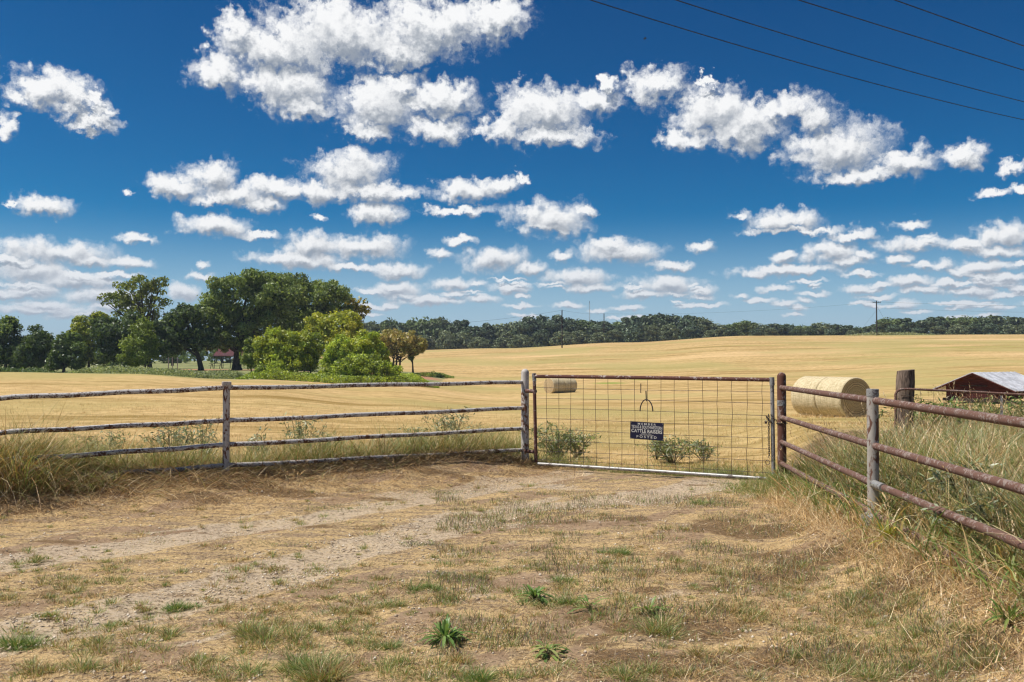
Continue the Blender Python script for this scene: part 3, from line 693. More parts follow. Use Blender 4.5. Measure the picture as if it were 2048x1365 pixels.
while len(sp) < 360:
    px = random.uniform(0, 2000); py = random.uniform(1120, 1364); gx, gy = ground_at(px, py)
    if gx > verge(gy) - 0.1 or (float(track(np.array([gx]), np.array([gy]), 0.5)[0]) > 0.2 and random.random() < 0.8) or fbm(np.array([gx * 0.9]), np.array([gy * 0.9]), 45, 3)[0] < 0.43: continue
    sp.append((gx, gy, random.uniform(0.07, 0.15), random.randint(70, 190)))
SG += mini_tufts(sp[:220], {'green': 0.7, 'deep': 0.2, 'straw': 0.25, 'rust': .15}, 0.6); SG += mini_tufts(sp[220:], {'green': 0.5, 'rust': 0.4, 'straw': 0.3, 'grey': .2}, 0.6)
stuff('grass', SG, M['grass'], 'short sparse green and brown grass sprouting from the dirt drive')

# mown stubble of the field, near part
x, y = scatter(150000, 13.5, 52, 0.62, power=1.7)
fx = np.interp(x, [-9, -5.7, -3.55, 0.2, 3.6, 4.4, 6], [8.9, 10.95, 11.9, 14.8, 12.7, 14.5, 17])
x, y = keep(x, y, sstep(y - fx, 0.1, 1.3) * (0.4 + 0.6 * sstep(fbm(x * 0.25, y * 1.1, 33, 3), 0.4, 0.6)))
n = len(x)
stuff('field_stubble', field_blades(x, y, rng.uniform(0.03, 0.10, n), rng.uniform(0.005, 0.010, n), {'gold': 0.8, 'straw': 0.6, 'mix': 0.12}, 0.5, 0.6, 2), M['straw'],
      'golden cut stubble of the mown hay field behind the fence')

# tall grass on the right-hand verge, both sides of the pipe fence
TG = []
x, y = scatter(150000, 4.0, 19.5, 0.5, power=1.25); x = np.abs(x) + verge(y) - 0.12
off = x - verge(y)
fld = sstep((x / y) - 0.405, 0.0, 0.02)                       # beyond the wooden post the field starts further right
far = sstep(y, 12.0, 13.5); p = (0.35 + 0.65 * sstep(fbm(x * 1.8, y * 1.8, 51, 3), 0.35, 0.6)) * (0.15 * sstep(off, -0.1, 0.2) + 0.85 * sstep(off, 0.1, 0.6)) * (1 - far * (1 - fld)) * (x < 0.60 * y + 0.5)
s = rng.uniform(0, 1, len(x)) < p; x, y, off = x[s], y[s], off[s]
hh = (0.25 + 0.28 * sstep(off, 0.0, 0.9) + 0.16 * sstep(off, 2.0, 5)) * (0.35 + 0.75 * fbm(x * 2.2, y * 2.2, 61, 3)) * rng.uniform(0.45, 1.25, len(x)) * 1.40
hh *= 1 - 0.45 * sstep(y, 11, 15.5)
greenish = fbm(x * 1.1, y * 1.1, 66, 3) > 0.50
for sel, nm in ((greenish, {'green': 0.9, 'sage': 0.5, 'mix': 0.3, 'straw': 0.8}), (~greenish, {'mix': 0.3, 'straw': 1.5, 'green': 0.6, 'sage': .4})):
    TG.append(field_blades(x[sel], y[sel], hh[sel], rng.uniform(0.004, 0.0085, sel.sum()), nm, 0.22, 1.1, 4))
nb_ = 5000; yb = rng.uniform(4.2, 13, nb_); xb = verge(yb) + 0.1 + np.abs(rng.normal(0, 1.6, nb_))
TG.append(field_blades(xb, yb, rng.uniform(0.2, 0.62, nb_), rng.uniform(0.010, 0.018, nb_), {'green': .7, 'straw': .6, 'deep': .25}, 0.35, 1.5, 5))
stuff('tall_grass', TG, M['grass'], 'tall uncut green and straw coloured grass around the rusty fence on the right')
# bent dry seed stalks rising out of it
x, y = scatter(1500, 4.5, 17, 0.5); x = np.abs(x) + verge(y) + 0.3; x, y = keep(x, y, (x < 0.6 * y) & ((y < 12.5) | (x / y > 0.43)))
ns = len(x); az_ = rng.uniform(0, 2 * np.pi, ns); ln0 = np.abs(rng.normal(0.22, 0.15, ns)); cr = np.abs(rng.normal(0.9, 0.4, ns)); hs = rng.uniform(0.55, 1.0, ns)
SS = [blades(x, y, H(x, y), hs, np.full(ns, 0.0045), az_, ln0, cr, pal({'straw': 1, 'gold': .3}, ns), 5)]
for rep in range(9):                                     # seed heads at the tips
    tt_ = rng.uniform(0.80, 1.0, ns); an = ln0 + cr * tt_ * 0.5; ox = hs * tt_ * np.sin(an)
    SS.append(blades(x + np.cos(az_) * ox, y + np.sin(az_) * ox, H(x, y) + hs * tt_ * np.cos(an), rng.uniform(0.015, 0.05, ns), np.full(ns, 0.006), az_ + rng.normal(0, 0.8, ns), an + rng.normal(0, 0.35, ns), np.full(ns, 0.3), pal({'straw': 1, 'rust': .3}, ns), 2))
# flattened dead leaves along the foot of the verge
x = np.array([]); 
yy = rng.uniform(4.2, 12.5, 9000); xx = verge(yy) + rng.normal(0.05, 0.16, 9000)
SS.append(blades(xx, yy, H(xx, yy) + rng.uniform(0, .05, 9000), rng.uniform(0.06, 0.20, 9000), rng.uniform(0.003, 0.006, 9000), rng.uniform(0, 6.28, 9000), rng.uniform(0.8, 1.6, 9000), rng.normal(0, 0.6, 9000), pal({'straw': 1, 'gold': .15, 'rust': .25}, 9000), 3))
stuff('dry_stalks', SS, M['straw'], 'dry bent seed stalks and dead leaves in the right hand verge')

# grass along the left-hand fence
def fence_y(x): return np.interp(x, [-9, -5.7, -3.55, 0.2], [8.9, 10.95, 11.9, 14.8])
LG = []
n = 26000; x = rng.uniform(-8.6, 0.15, n); y = fence_y(x) + rng.uniform(0.05, 1.5, n); edge = sstep(fbm(x * 1.5, y * 1.5, 22, 3), 0.3, 0.6)
x, y, edge = (a[rng.uniform(0, 1, n) < 0.35 + 0.65 * edge] for a in (x, y, edge)) if False else (x, y, edge)
tall = 0.43 + 0.28 * sstep(-x, 4.6, 6.2)
hh = tall * (0.45 + 0.85 * fbm(x * 1.9, y * 1.9, 24, 3)) * rng.uniform(0.5, 1.3, n) * 1.45
LG.append(field_blades(x, y, hh, rng.uniform(0.004, 0.009, n), {'green': 0.6, 'mix': 0.9, 'straw': 0.3, 'rust': .25}, 0.3, 1.2, 4))
# tall heap at the far left
n = 13000; x = rng.uniform(-8.6, -4.6, n); y = fence_y(x) + rng.uniform(-0.55, 1.1, n)
LG.append(field_blades(x, y, rng.uniform(0.35, 1.35, n) * (0.35 + 0.65 * sstep(-x, 4.7, 5.9)) * (0.6 + 0.8 * fbm(x * 1.6, y * 1.6, 29, 3)), rng.uniform(0.005, 0.011, n), {'mix': .9, 'green': .35, 'rust': .7, 'straw': .2}, 0.4, 1.7, 5))
# behind the gate: strip of green under the wire
n = 24000; x = rng.uniform(0.3, 3.9, n); y = np.interp(x, [0.3, 3.9], [14.9, 12.9]) + np.abs(rng.normal(0.25, 0.7, n)); k = rng.uniform(0, 1, n) < (0.2 + sstep(fbm(x * 1.3, y * 1.3, 28, 3), .42, .6)); x, y = x[k], y[k]; n = len(x)
LG.append(field_blades(x, y, rng.uniform(0.06, 0.34, n) * (0.35 + 0.75 * sstep(1.6 - x, 0, 1.2) + 0.35 * sstep(x, 2.6, 3.6)), rng.uniform(0.004, 0.007, n), {'green': .7, 'mix': .8}, 0.3, 1.0, 3))
# foot of the gate post on the right
n = 7000; x = rng.normal(3.35, 0.45, n); y = rng.normal(12.1, 0.35, n)
LG.append(field_blades(x, y, rng.uniform(0.08, 0.36, n) * np.exp(-((x - 3.6) / 0.6) ** 2), rng.uniform(0.004, 0.007, n), {'green': .9, 'mix': .5}, 0.4, 1.0, 3))
stuff('fence_grass', LG, M['grass'], 'rank green grass growing behind the white pipe fence and the gate')
# thatch: combed-over dead grass in front of the left-hand fence
TH = []
n = 17000; x = rng.uniform(-8.4, 0.5, n); q = np.abs(rng.normal(0, 0.42, n)) * (1 - 0.55 * sstep(x, -3.0, 0)); y = fence_y(x) - q + 0.1
TH.append(blades(x, y, H(x, y) + rng.uniform(0, 0.10, n) * np.exp(-q * 2.5), rng.uniform(0.12, 0.48, n) * (0.6 + 0.4 * sstep(-x, 2, 5)), rng.uniform(0.004, 0.009, n),
                 rng.choice([0, 1], n) * np.pi + rng.normal(0.2, 0.7, n), rng.uniform(0.7, 1.5, n), rng.uniform(0.2, 1.4, n), pal({'rust': .8, 'straw': .5, 'mix': .4, 'grey': .25}, n), 4))
n = 16000; x = rng.uniform(-8, 1.0, n); y = fence_y(x) - np.abs(rng.normal(0.8, 0.7, n)); 
TH.append(litter(x, y, rng.uniform(0.05, 0.20, n), rng.uniform(0.003, 0.006, n), {'rust': .9, 'straw': .5, 'gold': .2}, 0.03))
stuff('dead_thatch', TH, M['straw'], 'combed-over dead brown grass heaped along the left pipe fence')

# pale caliche pebbles on the wheel tracks
n = 9000; x, y = scatter(n * 3, 4.6, 13.5, 0.56, power=1.2); x, y = keep(x, y, sstep(blob(x, y, GRAVEL) + fbm(x * 3, y * 3, 88, 3) - 0.5, 0.0, 0.5) * 0.9 + 0.05); n = len(x)
s_ = rng.uniform(0.004, 0.013, n) * rng.uniform(0.6, 1.5, n); z = H(x, y)
OCT = np.array([(1, 0, 0), (0.2, 1, 0), (-1, 0.1, 0), (0, -1, 0), (0.1, 0, 0.8), (0, 0, -0.5)]); ra = rng.uniform(0, 6.28, n)
V = OCT[None] * (s_[:, None, None] * rng.uniform(0.6, 1.3, (n, 6, 1))); V = np.stack([V[..., 0] * np.cos(ra)[:, None] - V[..., 1] * np.sin(ra)[:, None], V[..., 0] * np.sin(ra)[:, None] + V[..., 1] * np.cos(ra)[:, None], V[..., 2]], -1)
V += np.stack([x, y, z + s_ * 0.15], -1)[:, None]; TR = np.array([(0, 1, 4), (1, 2, 4), (2, 3, 4), (3, 0, 4), (1, 0, 5), (2, 1, 5), (3, 2, 5), (0, 3, 5)])
Cp = np.array([(0.76, 0.65, 0.50), (0.64, 0.52, 0.38), (0.52, 0.41, 0.28), (0.84, 0.75, 0.60)])[rng.integers(0, 4, n)]
stuff('pebbles', (V.reshape(-1, 3), (TR[None] + np.arange(n)[:, None, None] * 6).reshape(-1, 3), np.repeat(Cp, 6, 0)), M['straw'], 'pale pebbles of the caliche wheel tracks')
# ------------------------------------------------------------------ left-hand pipe fence
def d_post(px): return np.interp(px, [-300, 27, 452, 1050], [10.3, 10.96, 11.85, 14.85])
LX = [-260, 27, 452, 1050]
def dome_post(name, base, r, ztop, zbot, mat, parent):
    pts = [(base[0], base[1], zbot), (base[0], base[1], ztop - r)]; rad = [r, r]
    for k in range(1, 6):
        a = k / 5 * math.pi / 2 * 0.98; pts.append((base[0], base[1], ztop - r + r * math.sin(a))); rad.append(r * math.cos(a))
    return MB().tube(pts, rad, 16).build(name, mat, parent)
f = empty('pipe_fence', at(452, 925, 11.85), 'white peeling pipe fence with four rails left of the gate', 'fence'); f0 = f.location.copy()
f.location = (0, 0, 0)
rails_px = [((-260, 816), (27, 795), (452, 776.5), (1046, 765)), ((-260, 884), (27, 864), (452, 842), (1046, 816.5)),
            ((-260, 945), (27, 920), (452, 890.5), (1046, 857.5)), ((-260, 992), (27, 962), (452, 932), (1046, 900.5))]
for rl in rails_px:
    pts = [at(px, py, float(d_post(px))) for px, py in rl]
    full = []
    for a, b in zip(pts[:-1], pts[1:]):
        for k in range(8): full.append(a.lerp(b, k / 8))
    full.append(pts[-1]); full = [p + Vector((0, 0, 0.006 * math.sin(i * 1.7))) for i, p in enumerate(full)]
    MB().tube(full, 0.030, 12).build('rail', M['white_pipe'], f)
b = at(452, 930, 11.85)
MB().tube([(b.x, b.y, -0.2), (b.x, b.y, at(452, 769, 11.85).z)], 0.043, 16).build('post', M['white_post'], f)
pc = MB().box((b.x, b.y, at(452, 769, 11.85).z + 0.008), 0.108, 0.108, 0.05, 0.4).build('post_cap', M['white_post'], f, smooth=False, bevel=0.006)
GL = at(1050, 738, 14.85)
dome_post('gate_post', (GL.x, GL.y), 0.062, GL.z, -0.3, M['white_post'], f)
f['label'] = 'white peeling pipe fence with four rails left of the gate'

# ------------------------------------------------------------------ right-hand pipe fence
DR = [(1562, 12.5), (1745, 8.18), (2045, 5.57), (2500, 4.1)]
f = empty('pipe_fence', (0, 0, 0), 'rusty brown pipe fence with grey post running toward the right edge', 'fence')
for name, ys in (('rail', (775.5, 801, 846, 908)), ('rail', (835, 891, 979, 1105)), ('rail', (884, 967, 1090, 1270)), ('rail', (927, 1026, 1190, 1420))):
    pts = [at(px, py, d) for (px, d), py in zip(DR, ys)]; full = []
    for a, c in zip(pts[:-1], pts[1:]):
        for k in range(6): full.append(a.lerp(c, k / 6))
    full.append(pts[-1]); ed_ = (pts[-1] - pts[-2]).normalized(); ed_.z *= 0.3; full += [pts[-1] + ed_ * q_ for q_ in (2.0, 5.0, 9.0)]
    MB().tube(full, 0.031, 14).build(name, M['rust_pipe'], f)
P1 = at(1563, 745, 12.5)
dome_post('gate_post', (P1.x, P1.y), 0.058, P1.z, -0.3, M['rust_post'], f)
MB().tube([(P1.x, P1.y, at(1563, 812, 12.5).z), (P1.x, P1.y, at(1563, 801, 12.5).z)], 0.0605, 16).build('pale_band', M['silver'], f)
P2 = at(1745, 780, 8.14)
MB().tube([(P2.x, P2.y, -0.2), (P2.x, P2.y, P2.z)], 0.049, 18).build('post', M['grey_post'], f)
MB().tube([(P2.x, P2.y, P2.z - 0.055), (P2.x, P2.y, P2.z + 0.004), (P2.x, P2.y, P2.z + 0.008)], [0.0525, 0.0525, 0.045], 18).build('post_cap', M['silver'], f)
P3 = at(2500, 908, 4.1); MB().tube([(P3.x, P3.y, -0.2), (P3.x, P3.y, P3.z + 0.10)], 0.049, 18).build('post', M['grey_post'], f)
a = at(1745, 967, 8.14); c = at(2045, 1090, 5.57); dr = (c - a).normalized()
MB().tube([a + dr * 0.02, a + dr * 0.26], 0.0345, 14).build('coupling', M['silver'], f)
MB().tube([(P2.x - 0.01, P2.y - 0.02, 0.2), (P2.x - 0.01, P2.y - 0.02, at(1740, 1018, 8.14).z - 0.05), (P2.x - 0.01, P2.y - 0.02, at(1740, 1018, 8.14).z - 0.03)], [0.11, 0.10, 0.06], 14).build('concrete_foot', M['silver'], f)

# ------------------------------------------------------------------ gate
A, Bp = (0.352, 14.55), (3.47, 12.62)
def gp(px, py): return vplane(px, py, A, Bp)
gdir = (Vector((Bp[0], Bp[1], 0)) - Vector((A[0], A[1], 0))).normalized(); gnrm = Vector((gdir.y, -gdir.x, 0)); gnrm = gnrm if gnrm.y < 0 else -gnrm
gate = empty('farm_gate', (0, 0, 0), 'wide pipe frame gate filled with square wire mesh between the two fences', 'gate')
MB().tube([gp(1071, 753), gp(1300, 756), gp(1544, 760)], 0.027, 12).build('top_rail', M['brown_paint'], gate)
MB().tube([gp(1076, 928), gp(1180, 934.5), gp(1300, 942), gp(1420, 950), gp(1534, 958)], 0.024, 12).build('bottom_rail', M['silver'], gate)
MB().tube([gp(1068.5, 748), gp(1069, 780), gp(1072, 925)], 0.026, 12).build('hinge_upright', M['brown_paint'], gate)
MB().tube([gp(1067.5, 747), gp(1069, 763)], 0.030, 12).build('corner_sleeve', M['silver'], gate)
MB().tube([gp(1544, 757), gp(1545.5, 850), gp(1547, 950)], 0.027, 12).build('latch_upright', M['silver'], gate)
MB().tube([gp(1543.5, 755), gp(1544.3, 771)], 0.034, 12).build('corner_sleeve', M['silver'], gate)
MB().tube([Vector((GL.x, GL.y - 0.03, gp(1060, 783).z)), gp(1071, 783)], 0.030, 10).build('hinge', M['brown_paint'], gate)
MB().tube([Vector((GL.x, GL.y - 0.03, gp(1060, 905).z)), gp(1073, 905)], 0.026, 10).build('hinge', M['brown_paint'], gate)
wm = MB(); random.seed(3)
zx = [178, 262, 345, 432, 517, 603, 690, 780, 868, 962, 1055, 1150, 1247, 1345, 1443, 1550, 1655]
for i, zz in enumerate(zx):
    px = 1040 + zz / 3.413; t = (px - 1070) / 474
    top = 757 + 4 * t; bot = 928 + 30 * t; pts = []
    for k in range(9):
        s = k / 8; jx = random.uniform(-0.9, 0.9) * (0.4 + 1.3 * (i > 12)) * (0 < k < 8)
        pts.append(gp(px + 1.5 * s + jx + 0.8 * math.sin(s * 3 + i), top + (bot - top) * s) + gnrm * 0.004)
    wm.tube(pts, 0.0032, 5)
HY = [(188, 223), (258, 300), (328, 380), (402, 458), (472, 537), (545, 612), (618, 692), (680, 770)]
for i, (l, r) in enumerate(HY):
    pts = []
    for k in range(13):
        s = k / 12; py = 720 + (l + (r - l) * s) / 3.413 + 0.9 * math.sin(s * 5 + i * 1.3)
        pts.append(gp(1072 + 471 * s, py) - gnrm * 0.004)
    wm.tube(pts, 0.0032, 5)
wm.build('wire_mesh', M['wire'], gate)
rod = MB(); cpt = gp(1294, 823) + gnrm * 0.02; rr_ = (gp(1306.5, 823) - gp(1281, 823)).length / 2
arc = [cpt + gdir * (rr_ * math.cos(a_)) + Vector((0, 0, 1)) * (rr_ * 1.72 * math.sin(a_)) * 0.99 for a_ in [math.pi * k / 16 for k in range(17)]]
rod.tube(arc, 0.0085, 8); rod.tube([gp(1294, 803) + gnrm * 0.02, gp(1293, 782) + gnrm * 0.02], 0.0085, 8)
rod.build('bent_rod', M['dark_iron'], gate)
lk = MB()
lk.torus(gp(1541, 925) + gnrm * 0.03 - gdir * 0.03, gnrm, 0.03, 0.004, 14, 5, 1.0); lk.build('wire_loop', M['wire'], gate)

# chain and padlock holding the gate to the rusty post
ch = empty('chain', (0, 0, 0), 'rusty chain looped round the gate upright and the rusty post', 'chain')
def chain_links(p, q, sag, n, name):
    mb = MB()
    for k in range(n):
        t = (k + 0.5) / n; c = p.lerp(q, t) + Vector((0, 0, -sag * 4 * t * (1 - t)))
        t2 = t + 0.01; d = (p.lerp(q, t2) + Vector((0, 0, -sag * 4 * t2 * (1 - t2))) - c).normalized()
        side = d.cross(gnrm).normalized(); ax = gnrm if k % 2 else side
        mb.torus(c, ax, 0.012, 0.0038, 10, 5, 1.6, up=d)
    mb.build(name, M['dark_iron'], ch)
u1 = gp(1539, 829) + gnrm * 0.04
post_front = Vector((P1.x, P1.y - 0.06, at(1563, 847, 12.5).z))
chain_links(u1 + gdir * 0.03, post_front, 0.03, 9, 'upper_links')
chain_links(u1, gp(1540.5, 915) + gnrm * 0.045, 0.0, 22, 'hanging_links')
chain_links(gp(1534, 832) + gnrm * 0.04, gp(1546, 846) + gnrm * 0.045, 0.01, 7, 'wrap_links')
MB().torus((P1.x, P1.y, at(1563, 847, 12.5).z), (0, 0.1, 1), 0.066, 0.008, 20, 6).build('post_ring', M['dark_iron'], ch)
lock = empty('padlock', (0, 0, 0), 'small dark padlock hanging on the gate chain', 'padlock')
lp = gp(1534, 845) + gnrm * 0.05
MB().box(lp, 0.034, 0.016, 0.032, math.atan2(gdir.y, gdir.x)).build('lock_body', M['dark_iron'], lock, smooth=False, bevel=0.004)
MB().torus(lp + Vector((0, 0, 0.016)), gnrm, 0.012, 0.0032, 12, 5, 1.0, up=gdir, arc=(0, 2 * math.pi)).build('shackle', M['silver'], lock)

# ------------------------------------------------------------------ sign on the gate
def flat_mat(name, col, rough=0.4, var=0.12):
    m, nt = new_mat(name); g = G(nt); v = g.coord('Object')
    a = g.noise(v, 30, 5, 0.7); c = g.mix(g.ramp(a, 0.3, 0.8), tuple(x_ * (1 - var) for x_ in col), col)
    c = g.mix(g.ramp(g.noise(v, 90, 4, 0.7), 0.70, 0.76), c, (0.16, 0.09, 0.05))
    g.pbr(c, rough, 0, None, 0.4); return m
M['navy'] = flat_mat('navy_enamel', (0.010, 0.011, 0.045), 0.35, 0.4); M['letter'] = flat_mat('white_lettering', (0.72, 0.70, 0.64), 0.5, 0.2)
p00, p10, p11, p01 = gp(1260.5, 877.5), gp(1328, 882), gp(1328, 847), gp(1262, 842.5)
sx_ = ((p10 - p00) + (p11 - p01)) * 0.5; Ws = sx_.length; ex = sx_.normalized(); Hs_ = ((p01 - p00).length + (p11 - p10).length) / 2
ez = (Vector((0, 0, 1)) - ex * ex.z).normalized(); en = ex.cross(ez).normalized(); en = en if en.y < 0 else -en
ctr = (p00 + p10 + p11 + p01) / 4 + en * 0.014
sign = bpy.data.objects.new('metal_sign', None); COL.objects.link(sign); sign.empty_display_size = 0.1
tag(sign, 'navy blue metal notice with white lettering fixed to the gate mesh', 'sign')
mw = Matrix((ex, ez, en)).transposed().to_4x4(); mw.translation = ctr; sign.matrix_world = mw
if (ex.cross(ez) - en).length > 0.1: ex, ez, en = ex, ez, ex.cross(ez)
MB().box((0, 0, 0), Ws, Hs_, 0.003).build('plate', M['navy'], sign, smooth=False, bevel=0.001)
for sx2 in (-1, 1):
    for sy2 in (-1, 1): MB().tube([(sx2 * (Ws / 2 - 0.014), sy2 * (Hs_ / 2 - 0.014), 0.001), (sx2 * (Ws / 2 - 0.014), sy2 * (Hs_ / 2 - 0.014), 0.004)], 0.005, 8).build('rivet', M['silver'], sign)
def lettering(txt, y, h, w, bold=0.0):
    cu = bpy.data.curves.new('lettering', 'FONT'); cu.body = txt; cu.align_x = 'CENTER'; cu.align_y = 'CENTER'; cu.size = 1.0; cu.offset = bold; cu.extrude = 0.0; cu.resolution_u = 4
    t = bpy.data.objects.new('tmp_text', cu); COL.objects.link(t); bpy.context.view_layer.update()
    me = bpy.data.meshes.new_from_object(t); bpy.data.objects.remove(t); bpy.data.curves.remove(cu)
    n = len(me.vertices); co = np.empty(n * 3, np.float32); me.vertices.foreach_get('co', co); co = co.reshape(-1, 3)
    mn, mx = co.min(0), co.max(0); co[:, 0] = (co[:, 0] - (mn[0] + mx[0]) / 2) / (mx[0] - mn[0]) * w; co[:, 1] = (co[:, 1] - (mn[1] + mx[1]) / 2) / (mx[1] - mn[1]) * h + y
    co[:, 2] = 0.0035; me.vertices.foreach_set('co', co.ravel()); me.update(); me.name = 'lettering'
    link('lettering', me, M['letter'], sign)
U = Hs_
lettering('M E M B E R', 0.385 * U, 0.115 * U, 0.54 * Ws, 0.012)
lettering('TEXAS & SOUTHWESTERN', 0.205 * U, 0.175 * U, 0.92 * Ws, 0.010)
lettering('CATTLE RAISERS', -0.02 * U, 0.195 * U, 0.92 * Ws, 0.018)
lettering('ASSN. INC.', -0.17 * U, 0.055 * U, 0.32 * Ws, 0.0)
MB().box((0, -0.235 * U, 0.0030), 0.42 * Ws, 0.014 * U, 0.001).build('rule_line', M['letter'], sign, smooth=False)
lettering('P O S T E D', -0.345 * U, 0.135 * U, 0.60 * Ws, 0.014)

# ------------------------------------------------------------------ round bales
def hay_mat(name, end):
    m, nt = new_mat(name); g = G(nt); tc = g.n('TexCoord').outputs['Object']
    sp = g.n('SeparateXYZ'); g.l(tc, sp.inputs[0])
    if end:
        rad = g.math('SQRT', g.math('ADD', g.math('POWER', sp.outputs[1], 2.0), g.math('POWER', sp.outputs[2], 2.0)))
        w = g.noise(tc, 5, 3, 0.5); ang = g.math('ARCTAN2', sp.outputs[2], sp.outputs[1])
        rr2 = g.math('ADD', g.math('MULTIPLY_ADD', w, 0.09, rad), g.math('MULTIPLY', ang, 0.012))
        ringn = g.n('TexNoise', noise_dimensions='1D'); g.l(rr2, ringn.inputs['W']); ringn.inputs['Scale'].default_value = 26; ringn.inputs['Detail'].default_value = 5; ringn.inputs['Roughness'].default_value = 0.75
        f1 = g.noise(tc, 45, 5, 0.7, 1.0)
        mm = g.math('ADD', g.math('MULTIPLY', ringn.outputs[0], 1.1), g.math('MULTIPLY', f1, 0.7))
        c = g.mix(g.ramp(mm, 0.62, 1.15), (0.24, 0.165, 0.082), (0.74, 0.57, 0.33)); nb = g.bump(mm, 0.9, 0.03)
    else:
        v = g.coord('Object', (0.25, 1, 1)); f1 = g.noise(v, 26, 6, 0.7, 0.5); f2 = g.noise(g.coord('Object', (1, 0.2, 0.2)), 16, 4, 0.6)
        net = g.n('TexWave', wave_type='BANDS', bands_direction='X'); g.l(tc, net.inputs[0]); net.inputs['Scale'].default_value = 9; net.inputs['Distortion'].default_value = 0.6
        c = g.mix(g.ramp(g.math('MULTIPLY_ADD', f1, 0.6, g.math('MULTIPLY', f2, 0.4)), 0.36, 0.64), (0.42, 0.335, 0.185), (0.70, 0.59, 0.38))
        c = g.mix(g.math('MULTIPLY', net.outputs['Fac'], 0.14), c, (0.75, 0.70, 0.52))
        nb = g.bump(g.math('MULTIPLY_ADD', f1, 1.0, g.math('MULTIPLY', f2, 0.8)), 0.7, 0.02)
    g.pbr(c, 0.95, 0, nb, 0.1); return m
M['hay_side'] = hay_mat('hay_bale_net_wrap', False); M['hay_end'] = hay_mat('hay_bale_end', True)
def bale(loc, ang, Rr, L, label):
    t = empty('round_hay_bale', loc, label, 'hay bale', 'round hay bales lying in the mown field', ang)
    n, k = 72, 15; V = []; sd = random.random() * 50
    prof = [(-L / 2, 0.955), (-L / 2 + 0.02, 0.985)] + [(-L / 2 + 0.05 + (L - 0.1) * i / 10, 1.0 + 0.004 * math.sin(i * 1.9)) for i in range(11)] + [(L / 2 - 0.02, 0.985), (L / 2, 0.955)]
    for xx_, s_ in prof:
        for i in range(n):
            a_ = 2 * math.pi * i / n; rr3 = Rr * s_ * (1 + 0.012 * mnoise.noise(Vector((math.cos(a_) * 1.5, math.sin(a_) * 1.5, xx_ * 1.2 + sd))) + 0.006 * mnoise.noise(Vector((math.cos(a_) * 9, math.sin(a_) * 9, xx_ * 8 + sd))))
            zc = math.sin(a_) * rr3; zc = max(zc, -Rr * 0.94)      # the bale sags flat where it sits
            V.append((xx_, math.cos(a_) * rr3, zc + Rr * 0.93))
    Fq = [(i * n + j, i * n + (j + 1) % n, (i + 1) * n + (j + 1) % n, (i + 1) * n + j) for i in range(len(prof) - 1) for j in range(n)]
    me = np_mesh('net_wrapped_side', np.array(V), np.array(Fq), smooth=True); link('net_wrapped_side', me, M['hay_side'], t)
    for sgn in (-1, 1):
        V, Fq = [], []; rings = 14
        for q in range(rings + 1):
            rq = 0.958 * Rr * q / rings
            for j in range(n):
                a_ = 2 * math.pi * j / n; z_ = max(math.sin(a_) * rq, -Rr * 0.94)
                bl = 0.035 * (1 - (q / rings) ** 2) + 0.016 * mnoise.noise(Vector((math.cos(a_) * rq * 9, math.sin(a_) * rq * 9, sgn * 3 + sd))) * (q < rings)
                V.append((sgn * (L / 2 + bl - 0.004), math.cos(a_) * rq, z_))
        Fq = [(i * n + j, i * n + (j + 1) % n, (i + 1) * n + (j + 1) % n, (i + 1) * n + j)[::sgn] for i in range(rings) for j in range(n)]
        me = np_mesh('coiled_end', np.array(V), np.array(Fq), smooth=True); e = link('coiled_end', me, M['hay_end'], t); e.location = (0, 0, Rr * 0.93)
    # loose straw fringe round the rims and the foot
    return t
def bale_pair(pxc, d, Rr, L, ang, lab_near, lab_far, side, dz=0.0):
    """two bales end to end; pxc = photo x of the middle, ang = axis bearing in the ground plane"""
    X = (pxc - CX) / F * d; ax = Vector((math.cos(ang), math.sin(ang), 0))
    c1 = Vector((X, d, 0)) + ax * (L / 2 + 0.012); c2 = Vector((X, d, 0)) - ax * (L / 2 + 0.012)
    for c, lb in ((c1, lab_near), (c2, lab_far)):
        c.z = Hs(X, d) - 0.02 + dz; bale(c, ang, Rr, L, lb)
bale_pair(1660, 34.0, 0.740, 1.24, math.radians(-71.5 + 6), 'big pale round bale nearest the rusty fence, its coiled end facing the camera',
          'big pale round bale behind its twin, hiding its coiled end', 1)
bale_pair(1121, 97.0, 0.79, 1.62, math.radians(180 + 40), 'far round bale left of its twin, its ragged golden end showing', 'far round bale right of its twin, seen side on through the gate', -1)
n = 1500; XB, YB = (1665 - CX) / F * 34, 34
x = rng.uniform(XB - 1.6, XB + 1.6, n); y = rng.uniform(YB - 1.9, YB + 0.4, n)
stuff('straw_fringe', field_blades(x, y, rng.uniform(0.05, 0.22, n), rng.uniform(0.006, 0.012, n), {'gold': .8, 'straw': .6}, 0.4, 0.8, 3), M['straw'], 'ragged straw standing at the foot of the big bales')

# ------------------------------------------------------------------ wooden post, wire gate and steel post on the right
wp = empty('wooden_post', (0, 0, 0), 'thick dark weathered wooden post between the bales and the shed', 'post')
W = at(1812, 741, 15.0); V = []; n = 24
mb = MB(); lean = Vector((-0.055, 0, 0)); pts = []; rad = []
for k in range(9):
    z_ = W.z - k / 8 * (W.z - 0.1); pts.append((W.x + lean.x * (k / 8), W.y, z_)); rad.append(0.128 + 0.008 * math.sin(k * 1.3) + 0.012 * (k / 8))
mb.tube(pts[::-1], rad[::-1], n)
for i, v in enumerate(mb.v):
    a_ = math.atan2(v[1] - W.y, v[0] - W.x); q = 1 + 0.05 * mnoise.noise(Vector((math.cos(a_) * 3, math.sin(a_) * 3, v[2] * 0.5))) + 0.03 * math.sin(a_ * 7 + v[2] * 0.6)
    mb.v[i] = (W.x + (v[0] - W.x) * q, W.y + (v[1] - W.y) * q, v[2] + (0.02 * math.cos(a_) if v[2] > W.z - 0.01 else 0))
